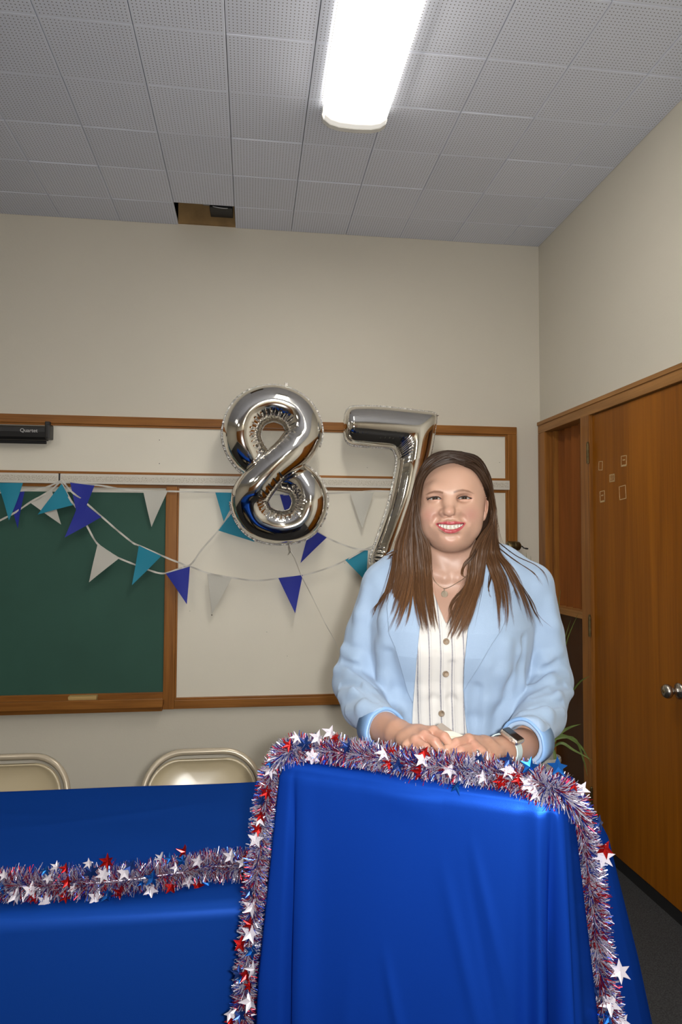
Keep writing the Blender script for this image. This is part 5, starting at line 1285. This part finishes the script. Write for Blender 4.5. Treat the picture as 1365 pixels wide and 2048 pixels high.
# sleeve folds
for q in ([(690, 1300), (715, 1318), (745, 1350)], [(676, 1340), (705, 1348), (742, 1385)], [(684, 1392), (715, 1385), (752, 1412)], [(700, 1425), (730, 1418), (765, 1428)], [(735, 1180), (724, 1230), (716, 1280)],
          [(1130, 1352), (1100, 1362), (1066, 1378)], [(1140, 1385), (1108, 1392), (1065, 1400)], [(1120, 1425), (1090, 1428), (1050, 1432)], [(1118, 1300), (1092, 1318), (1070, 1345)], [(1098, 1200), (1104, 1250), (1112, 1300)], [(1092, 1460), (1070, 1452), (1042, 1446)]):
    crease(Z, q, .013, .0042, k=.018, kind='u')
for q in ([(684, 1322), (712, 1334), (748, 1370)], [(680, 1370), (712, 1366), (750, 1400)], [(1132, 1370), (1100, 1377), (1066, 1390)], [(1128, 1405), (1098, 1410), (1058, 1416)], [(1115, 1325), (1090, 1342), (1068, 1362)]):
    crease(Z, q, .008, .0035, k=.010)
# body folds
for q in ([(765, 1290), (775, 1350), (790, 1420), (800, 1470)], [(1040, 1300), (1030, 1360), (1010, 1420), (995, 1460)], [(975, 1330), (968, 1400), (965, 1460)], [(1010, 1290), (1000, 1340), (990, 1390)], [(785, 1200), (778, 1240), (776, 1280)]):
    crease(Z, q, .014, .0035, k=.024, kind='u')
for q in ([(780, 1310), (795, 1380), (808, 1450)], [(1052, 1280), (1050, 1330), (1040, 1380)], [(955, 1380), (950, 1440), (950, 1480)]):
    crease(Z, q, .010, .0035, k=.016)
Zsolid = Sdf(); Zsolid.ops = list(Z.ops)
OPN = [(846, 1060), (850, 1130), (853, 1180), (842, 1240), (836, 1300), (831, 1360), (827, 1410), (824, 1470), (820, 1620), (948, 1620), (938, 1490), (931, 1440), (927, 1380), (929, 1330), (936, 1260), (950, 1190), (957, 1140), (962, 1060)]
f_, l_, h_ = prism(OPN, 1.28, 1.575); Z.fn(f_, l_, h_, k=.004, kind='s')
# hollow at the neck so the collar stands round it
Z.ell(C_(905, 1095, 1.575), (.054, .040, .060), k=.008, kind='s')
# sleeve ends are open
for cc_, ww in ((cR, wR), (cL_, wL)):
    a = (ww - cc_) / np.linalg.norm(ww - cc_); Z.cap(cc_ - a * .02, cc_ + a * .08, .033, k=.004, kind='s')
    def endf(P, cc_=cc_, a=a): return np.maximum(((P - cc_) @ a) * -1 + .001, np.sqrt(((P - cc_) ** 2).sum(1)) - .09)
    Z.fn(endf, cc_ - .09, cc_ + .09, k=.004, kind='s')
def hemf(P, y0=C_(900, 1570, 1.6)[1]): return y0 - P[:, 1]
Z.fn(hemf, [-9] * 3, [9] * 3, k=.004, kind='i')
ZV, ZF = mesh_sdf(Z, [C_(655, 1300, 1.6)[0], C_(900, 1580, 1.6)[1], -1.76], [C_(1165, 1300, 1.6)[0], C_(900, 1085, 1.6)[1], -1.27], .0026)
blazer = obj('blazer', to_world(ZV), ZF, 'blazer_cloth', woman, smooth=True)
for nm, LPz in (('lapel', [(800, 1118), (848, 1128), (853, 1180), (842, 1240), (836, 1300), (831, 1360), (826, 1408), (815, 1384), (803, 1340), (790, 1295), (778, 1268), (774, 1215), (782, 1160)]),
                ('lapel', [(958, 1125), (950, 1190), (936, 1260), (929, 1330), (927, 1386), (938, 1366), (960, 1332), (984, 1290), (1003, 1262), (1020, 1225), (1024, 1190), (1034, 1168), (1012, 1140), (985, 1122)])):
    pf, l_, h_ = prism(LPz, 1.36, 1.60)
    def lf(P, pf=pf):
        s_ = pf(P); z_ = Zsolid(P); off = .0030 + np.clip(-s_, 0, .02) * .02
        return np.maximum(s_, np.abs(z_ - .0030) - .0024)
    class F1:
        def __call__(s, P): return lf(P)
    LPv, LPf = mesh_sdf(F1(), np.array([l_[0] - .01, l_[1] - .01, -1.60]), np.array([h_[0] + .01, h_[1] + .01, -1.42]), .0018)
    obj(nm, to_world(LPv), LPf, 'blazer_cloth', woman, smooth=True)
for cc_, ww, r0 in ((cR, wR, .0405), (cL_, wL, .0440)):
    a = (ww - cc_) / np.linalg.norm(ww - cc_); A0 = to_world(cc_[None])[0]; A1 = to_world((cc_ + a)[None])[0] - A0
    prof = [(r0 + .0005, -.046), (r0 + .0044, -.0445), (r0 + .0038, -.010), (r0 + .0030, .002), (r0 - .0005, .0045), (r0 - .0035, .001), (r0 - .0040, -.03)]
    n = 44; A = np.cross(A1, [0, 0, 1.0]); A /= np.linalg.norm(A); B_ = np.cross(A1, A); v = []
    for i_, (r, h) in enumerate(prof):
        for j in range(n):
            an = 2 * PI * j / n; rr = r * (1 + .025 * math.sin(3 * an + h * 60) + .012 * math.sin(7 * an + 1)); v.append(A0 + A1 * h + rr * (math.cos(an) * A + math.sin(an) * B_))
    f = [(i_ * n + j, i_ * n + (j + 1) % n, (i_ + 1) * n + (j + 1) % n, (i_ + 1) * n + j) for i_ in range(len(prof) - 1) for j in range(n)]
    obj('turned_cuff', v, f, 'blazer_lining', woman, smooth=True, label='darker blue lining turned back as a cuff')
# ---------------------------------------------------------------- trousers and shoes (behind the lectern)
TR = Sdf(); add_torso(TR, .004); TR.ell(wc([HX, HY, .90]), (.178, .15, .13), k=.05)
for s in (-1, 1): TR.chain(leg_pts(s), [.095, .072, .062], k=.03)
def trf(P, y1=C_(900, 1580, 1.6)[1]): return P[:, 1] - y1
TR.fn(trf, [-9] * 3, [9] * 3, k=.004, kind='i')
TV, TF = mesh_sdf(TR, [-.22, z0 - .02, -1.95], [.62, C_(900, 1560, 1.6)[1], -1.30], .010)
obj('trousers', to_world(TV), TF, 'trouser_cloth', woman, smooth=True)
for s in (-1, 1):
    SH = Sdf(); q0 = wc(np.array([HX, HY, .045]) + sid * s * .107 - fwd * .15); q1 = wc(np.array([HX, HY, .032]) + sid * s * .112 + fwd * .03); SH.chain([q0, q1], [.045, .038], k=.01)
    g0 = wc([HX, HY, 0.0])
    def gf(P): return -((to_world(P))[:, 2] - .001)
    SH.fn(gf, [-9] * 3, [9] * 3, k=.002, kind='i')
    a_, b_2 = np.minimum(q0, q1) - .06, np.maximum(q0, q1) + .06; SV, SF = mesh_sdf(SH, a_, b_2, .006); obj('shoe', to_world(SV), SF, 'trouser_cloth', woman, smooth=True)
# ---------------------------------------------------------------- necklace, watch, ring
NK = [(859, 1122), (862, 1140), (869, 1160), (879, 1171), (889, 1177), (900, 1174), (914, 1166), (928, 1157), (940, 1144)]
q = catmull([W(x, y, surf(H, x, y) - .0014) for x, y in NK], 60)
neck = MB()
for i in range(len(q) - 1): neck.tube([q[i], q[i] * .4 + q[i + 1] * .6], [.0010, .0007], 5)
neck = MB().tube(q + np.array([0, 0, 1.0]) * (np.sin(np.arange(60) * 2.6) * .00025)[:, None], .00075, 6).build('necklace_chain', 'gold_chain', woman)
d = surf(H, 890, 1187) - .004
pn = MB(); pn.lathe([(.0001, 0), (.0068, 0), (.0074, .0006), (.0074, .0014), (.0066, .0019), (.0001, .0019)], W(889.5, 1188, d), ax=-_f, n=30); pn.tube([W(889, 1177, d), W(889.2, 1180.5, d - .001)], .0012, 6)
pn.build('pendant', 'pendant_metal', neck, smooth=True)
wcn = to_world(c(1010, 1499, 1.277)[None])[0]; wa = to_world(cL_[None])[0] - to_world(wL[None])[0]; wa /= np.linalg.norm(wa)
wn = np.array([0, 0, 1.0]) * .80 - _f * .50 + _r * .12; wn -= wa * (wn @ wa); wn /= np.linalg.norm(wn); wb = np.cross(wn, wa)
WM = np.eye(4); WM[:3, 0] = wa; WM[:3, 1] = wb; WM[:3, 2] = wn; WM[:3, 3] = wcn + wn * .0285
def oval(rx, ry, wdt, th, n=48):
    v = []
    for j in range(n):
        an = 2 * PI * j / n
        for (k, t_) in ((-1, 0), (1, 0), (1, th), (-1, th)):
            v.append(wcn + wa * k * wdt / 2 + wb * (rx + t_) * math.cos(an) + wn * (ry + t_) * math.sin(an))
    return v, [(4 * j + i, 4 * ((j + 1) % n) + i, 4 * ((j + 1) % n) + (i + 1) % 4, 4 * j + (i + 1) % 4) for j in range(n) for i in range(4)]
v, f = oval(.0285, .0275, .022, .0022)
wt = obj('watch_band', v, f, 'watch_band', woman, smooth=False)
wcs = MB().box(-.0165, .0165, -.0195, .0195, -.004, .0058, bev=.0042, M=WM).build('watch_case', 'watch_case', wt, smooth=True)
MB().box(-.0142, .0142, -.0170, .0170, .0046, .0067, bev=.0014, M=WM).build('watch_glass', 'watch_glass', wt)
kx = WM[:3, :3] @ np.array([-.0165, -.006, .001]) + WM[:3, 3]
MB().lathe([(.0030, 0), (.0032, .0006), (.0032, .002), (.0026, .0026)], kx, ax=-wa, n=18).build('watch_crown', 'watch_case', wt)
# ring with a small stone
ra, rb_ = c(963, 1506, 1.198), c(939, 1516, 1.176); rd = to_world(rb_[None])[0] - to_world(ra[None])[0]; rd /= np.linalg.norm(rd); rcn = to_world((ra * .62 + rb_ * .38)[None])[0]
A = np.cross(rd, [0, 0, 1.0]); A /= np.linalg.norm(A); B_ = np.cross(rd, A)
rg = MB().tube([rcn + .0094 * (math.cos(t_) * A + math.sin(t_) * B_) for t_ in np.linspace(0, 2 * PI, 28, endpoint=False)], .0009, 6, closed=True).build('ring', 'steel', woman, smooth=True)
up_ = -_f * .7 + _u * .7; MB().lathe([(.0006, 0), (.0028, .0022), (.0022, .0034), (.0004, .0036)], rcn + up_ * .0098, ax=up_, n=10).build('ring_stone', 'foil', rg)
# ---------------------------------------------------------------- folded paper under her hands
pt = thing('folded_paper', 'cream folded paper held between the woman\'s hands on the lectern', 'paper', W(892, 1475, 1.255))
def sheet(name, pts, mat, th=.0007):
    P = np.array([W(x, y, d) for x, y, d in pts]); n_ = np.cross(P[1] - P[0], P[2] - P[0]); n_ /= np.linalg.norm(n_); k = len(P); V = np.vstack([P, P + n_ * th])
    obj(name, V, [tuple(range(k))[::-1], tuple(range(k, 2 * k))] + [(i, (i + 1) % k, (i + 1) % k + k, i + k) for i in range(k)], mat, pt)
sheet('front_leaf', [(866, 1461, 1.262), (906, 1462.5, 1.262), (935, 1474, 1.250), (902, 1496, 1.225), (884, 1492, 1.225)], 'paper')
sheet('back_leaf', [(855, 1462, 1.270), (884, 1445.5, 1.285), (912, 1466, 1.268), (890, 1466, 1.266)], 'paper_grey')
sheet('front_leaf', [(880, 1466, 1.258), (906, 1463.5, 1.259), (935, 1474, 1.248), (900, 1472, 1.2475)], 'paper')
# ---------------------------------------------------------------- hair
HC = hp(903, 985, -.004); HR = np.array([.0775, .0850, .0970])
HA = Sdf(); HA.ell(HC, HR, k=.01)
HA.ell(hp(901, 1030, -.055), (.064, .075, .060), k=.03)
HL = [(843, 1100), (838, 1040), (838.5, 1005), (842, 973), (851, 953), (865, 939), (882, 930.5), (899, 927), (916, 929), (931, 933.5), (950, 945), (963, 965), (971, 991), (979, 1010), (979, 1045), (966, 1100), (903, 1180)]
HA.chain([hp(845, 1010, -.030), hp(836, 1050, -.030), hp(832, 1095, -.030)], [.016, .020, .024], k=.02)
HA.chain([hp(973, 1010, -.040), hp(974, 1060, -.040), hp(976, 1098, -.040)], [.010, .013, .018], k=.02)
HA.chain([hp(903, 1060, -.085), hp(905, 1140, -.105), hp(905, 1200, -.115)], [.062, .060, .052], k=.03)
f_, l_, h_ = prism(smooth_poly(HL, 3), 1.25, 1.547); HA.fn(f_, l_, h_, k=.004, kind='s')
HAV, HAF = mesh_sdf(HA, [C_(780, 1000, 1.55)[0], C_(900, 1260, 1.6)[1], -1.76], [C_(1020, 1000, 1.5)[0], C_(900, 895, 1.5)[1], -1.42], .0028)
def fldCL(P): return np.minimum(Zsolid(P), H(P))
class F2:
    def __call__(s, P): return fldCL(P)
CLf = F2()
_sc = {}
def sp(px, py, w):
    """control point: w is a forward offset on the head, or ('s', lift) to lie on blazer and chest"""
    if isinstance(w, tuple):
        key = (round(px), round(py))
        if key not in _sc: _sc[key] = surf(CLf, px, py)
        d = _sc[key]; d = 1.50 if d is None else d
        return C_(px, py, d - w[1])
    return hp(px, py, w)
ST = []; SC = []
def lock(A, B, n, lift=.006, curl=.0022, tip=.0, lo=(.016, .0085, .0055), hi=(.185, .082, .030), wd=.00042, seed=0, endv=.10, light=0.0, nseg=44, root=None):
    n = int(n * 2.4)
    A = catmull([sp(*q) for q in A], nseg); B = catmull([sp(*q) for q in B], nseg); r = np.random.RandomState(seed + 5)
    s_ = np.linspace(0, 1, nseg)[:, None]
    nc = max(3, n // 55); clumps = np.sort(r.rand(nc)); cend = 1 - endv * r.rand(nc); cph = r.rand(nc) * 6.28; ctone = .5 + r.rand(nc); clift = r.rand(nc)
    for i in range(n):
        u = r.rand(); ci = int(np.argmin(abs(clumps - u + r.normal(0, .02)))); cu = clumps[ci]; pull = (.45 + .45 * r.rand()) * s_ ** 1.6; uu = u * (1 - pull) + cu * pull
        P = A * (1 - uu) + B * uu
        ph, fq = r.rand() * 6.28, 2.0 + 3 * r.rand(); am = curl * (.2 + .8 * r.rand()); t1 = s_[:, 0]; ca = curl * 1.6
        P = P + np.stack([am * np.sin(fq * t1 * 3 + ph) + ca * np.sin(9 * t1 + cph[ci]), 0 * t1, am * .6 * np.cos(fq * t1 * 2.3 + ph) + ca * .8 * np.cos(8 * t1 + cph[ci])], 1) * (s_ ** .8)
        if r.rand() < .05: P = P + np.stack([(r.normal(0, .010)) * t1 ** 3, 0 * t1, .004 * t1 ** 2], 1)      # loose single hairs
        P[:, 2] += lift * (.5 * r.rand() + .5 * clift[ci]) * np.clip(t1 * 3, 0, 1) + .0006
        q = (P - HC) / HR; kk = np.sqrt((q ** 2).sum(1)); want = 1.012 + .030 * r.rand() + .012 * np.sin(cph[ci] + 5 * t1); m = (kk < want) & (kk > .5)
        fade = np.clip((P[:, 1] - C_(900, 1030, 1.53)[1]) / .03, 0, 1)
        sc = np.where(m, 1 + (want / np.maximum(kk, .5) - 1) * fade, 1)[:, None]; P = HC + (P - HC) * sc
        L_ = cend[ci] - .5 * endv * r.rand() ** 2 - .03 * r.rand(); k = max(6, int(round(nseg * L_)))
        tt = np.linspace(0, (nseg - 1) * min(1, L_), k); i0 = np.clip(tt.astype(int), 0, nseg - 2); fr_ = (tt - i0)[:, None]; P = P[i0] * (1 - fr_) + P[i0 + 1] * fr_
        T_ = np.gradient(P, axis=0); T_ /= np.linalg.norm(T_, axis=1)[:, None] + 1e-9
        Nv = P - np.array([HC[0], 0, -1.62]); Nv[:, 1] = 0; Nv = Nv / (np.linalg.norm(Nv, axis=1)[:, None] + 1e-9)
        bl = np.clip((P[:, 1:2] - C_(900, 1040, 1.53)[1]) / .05, 0, 1); Nh = (P - HC) / (np.linalg.norm(P - HC, axis=1)[:, None]); Nv = Nh * bl + Nv * (1 - bl)
        Sd = np.cross(T_, Nv + r.randn(3) * .55); Sd /= np.linalg.norm(Sd, axis=1)[:, None] + 1e-9
        w2 = wd * (.7 + .7 * r.rand()) * np.clip((1 - np.linspace(0, 1, k) ** 4), .10, 1)[:, None]
        ST.append(np.stack([P - Sd * w2, P + Sd * w2], 1).reshape(-1, 3))
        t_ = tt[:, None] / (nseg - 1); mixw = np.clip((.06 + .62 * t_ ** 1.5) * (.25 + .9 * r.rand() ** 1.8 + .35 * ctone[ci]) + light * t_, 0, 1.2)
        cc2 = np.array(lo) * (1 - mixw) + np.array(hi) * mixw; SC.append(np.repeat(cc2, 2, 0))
S8 = ('s', .008); S5 = ('s', .005); S12 = ('s', .013)
aL = [(931, 933, .073), (905, 926, .080), (872, 936, .072), (851, 955, .060), (842, 985, .046), (840, 1020, .036), (845, 1055, .034), (857, 1085, .032), (861, 1112, .030)]
bL = [(925, 903, -.01), (890, 901, -.01), (860, 912, -.01), (841, 938, -.015), (828, 975, -.020), (819, 1015, -.015), (806, 1052, -.008), (792, 1084, .0), (786, 1108, .004)]
def lerpL(A, B, u): return [tuple(np.array(a) * (1 - u) + np.array(b_) * u) for a, b_ in zip(A, B)]
mL = lerpL(aL, bL, .45)
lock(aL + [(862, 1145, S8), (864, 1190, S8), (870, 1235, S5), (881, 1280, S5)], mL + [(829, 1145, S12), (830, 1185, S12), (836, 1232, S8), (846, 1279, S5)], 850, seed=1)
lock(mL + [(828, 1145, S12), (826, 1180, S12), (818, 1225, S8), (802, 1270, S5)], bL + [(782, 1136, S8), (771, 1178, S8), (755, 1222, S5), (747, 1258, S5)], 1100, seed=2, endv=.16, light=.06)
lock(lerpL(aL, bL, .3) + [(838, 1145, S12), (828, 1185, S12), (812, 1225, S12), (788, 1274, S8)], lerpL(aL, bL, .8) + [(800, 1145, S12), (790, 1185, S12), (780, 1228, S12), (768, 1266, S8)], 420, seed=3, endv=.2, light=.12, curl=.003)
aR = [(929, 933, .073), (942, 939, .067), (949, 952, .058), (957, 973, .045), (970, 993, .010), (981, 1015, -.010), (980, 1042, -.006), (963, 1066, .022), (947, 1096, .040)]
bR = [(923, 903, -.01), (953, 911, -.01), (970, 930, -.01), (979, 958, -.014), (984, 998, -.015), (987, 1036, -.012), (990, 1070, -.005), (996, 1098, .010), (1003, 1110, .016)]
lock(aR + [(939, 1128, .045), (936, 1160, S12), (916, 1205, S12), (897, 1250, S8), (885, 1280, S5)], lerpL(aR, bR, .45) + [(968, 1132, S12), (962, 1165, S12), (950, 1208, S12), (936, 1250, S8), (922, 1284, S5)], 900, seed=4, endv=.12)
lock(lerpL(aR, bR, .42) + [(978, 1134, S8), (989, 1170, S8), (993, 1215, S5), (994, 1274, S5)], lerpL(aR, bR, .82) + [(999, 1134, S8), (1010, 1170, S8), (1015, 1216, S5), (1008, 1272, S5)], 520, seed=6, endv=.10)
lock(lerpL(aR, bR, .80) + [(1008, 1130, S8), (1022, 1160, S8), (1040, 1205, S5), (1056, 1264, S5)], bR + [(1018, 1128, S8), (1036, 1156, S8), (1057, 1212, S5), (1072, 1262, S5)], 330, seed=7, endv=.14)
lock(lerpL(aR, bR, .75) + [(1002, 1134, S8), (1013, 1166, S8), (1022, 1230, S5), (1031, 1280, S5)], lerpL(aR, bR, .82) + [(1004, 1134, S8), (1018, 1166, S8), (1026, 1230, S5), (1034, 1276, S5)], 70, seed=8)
# crown and back
lock([(930, 926, .068), (900, 915, .066), (868, 925, .056), (848, 950, .040), (836, 985, .020), (828, 1025, .010), (818, 1070, .008), (812, 1110, .010)], [(924, 907, -.05), (888, 909, -.06), (855, 930, -.06), (836, 965, -.06), (826, 1005, -.055), (816, 1050, -.045), (806, 1090, -.030), (800, 1118, -.02)], 700, seed=9, endv=.02)
lock([(929, 926, .068), (950, 925, .056), (968, 945, .036), (978, 970, .014), (985, 1005, .0), (989, 1040, -.004), (992, 1080, .0), (998, 1104, .008)], [(921, 907, -.05), (955, 915, -.06), (975, 940, -.06), (984, 975, -.06), (988, 1010, -.055), (990, 1050, -.045), (992, 1085, -.030), (998, 1112, -.02)], 420, seed=10, endv=.02)
lock([(905, 908, -.07), (880, 925, -.105), (860, 980, -.125), (850, 1040, -.135), (850, 1110, -.145), (855, 1180, -.155), (860, 1240, -.16)], [(925, 908, -.07), (945, 925, -.105), (962, 980, -.120), (968, 1040, -.130), (965, 1110, -.145), (960, 1180, -.155), (955, 1240, -.16)], 500, seed=11, wd=.0012)
# wisps
for k, (Wq, n) in enumerate((([(962, 1078, .030), (945, 1108, .050), (926, 1130, .052), (925, 1148, .045), (936, 1158, .045)], 14), ([(958, 1130, S12), (930, 1172, S12), (902, 1205, S8), (899, 1228, S8), (906, 1242, S8)], 10), ([(812, 1070, .0), (798, 1095, .006), (775, 1108, .012), (748, 1117, S8)], 16), ([(800, 1085, .0), (790, 1104, .01), (776, 1114, S8), (757, 1126, S8)], 10),
                            ([(990, 1080, .0), (1030, 1110, S5), (1068, 1130, S5), (1092, 1155, S5), (1107, 1200, S5)], 5), ([(990, 1090, .0), (1030, 1122, S5), (1072, 1150, S5), (1085, 1180, S5)], 3), ([(805, 1150, S8), (775, 1180, S5), (750, 1215, S5), (744, 1240, S5)], 12), ([(1010, 1130, S8), (1050, 1185, S5), (1072, 1230, S5), (1082, 1258, S5)], 10), ([(980, 1140, S8), (975, 1180, S5), (985, 1210, S5)], 8))):
    lock(Wq, [(a + 5, b_ + 2, w) for a, b_, w in Wq], n, seed=30 + k, lift=.003, endv=.3, light=.1, wd=.0006)
off = 0; FQ = []
for s_ in ST:
    k = len(s_) // 2; a = np.arange(k - 1) * 2 + off; FQ.append(np.stack([a, a + 1, a + 3, a + 2], 1)); off += len(s_)
hs = np.vstack(ST); hcC = np.vstack(SC)
capC = np.tile(np.array([.020, .011, .007]), (len(HAV), 1))
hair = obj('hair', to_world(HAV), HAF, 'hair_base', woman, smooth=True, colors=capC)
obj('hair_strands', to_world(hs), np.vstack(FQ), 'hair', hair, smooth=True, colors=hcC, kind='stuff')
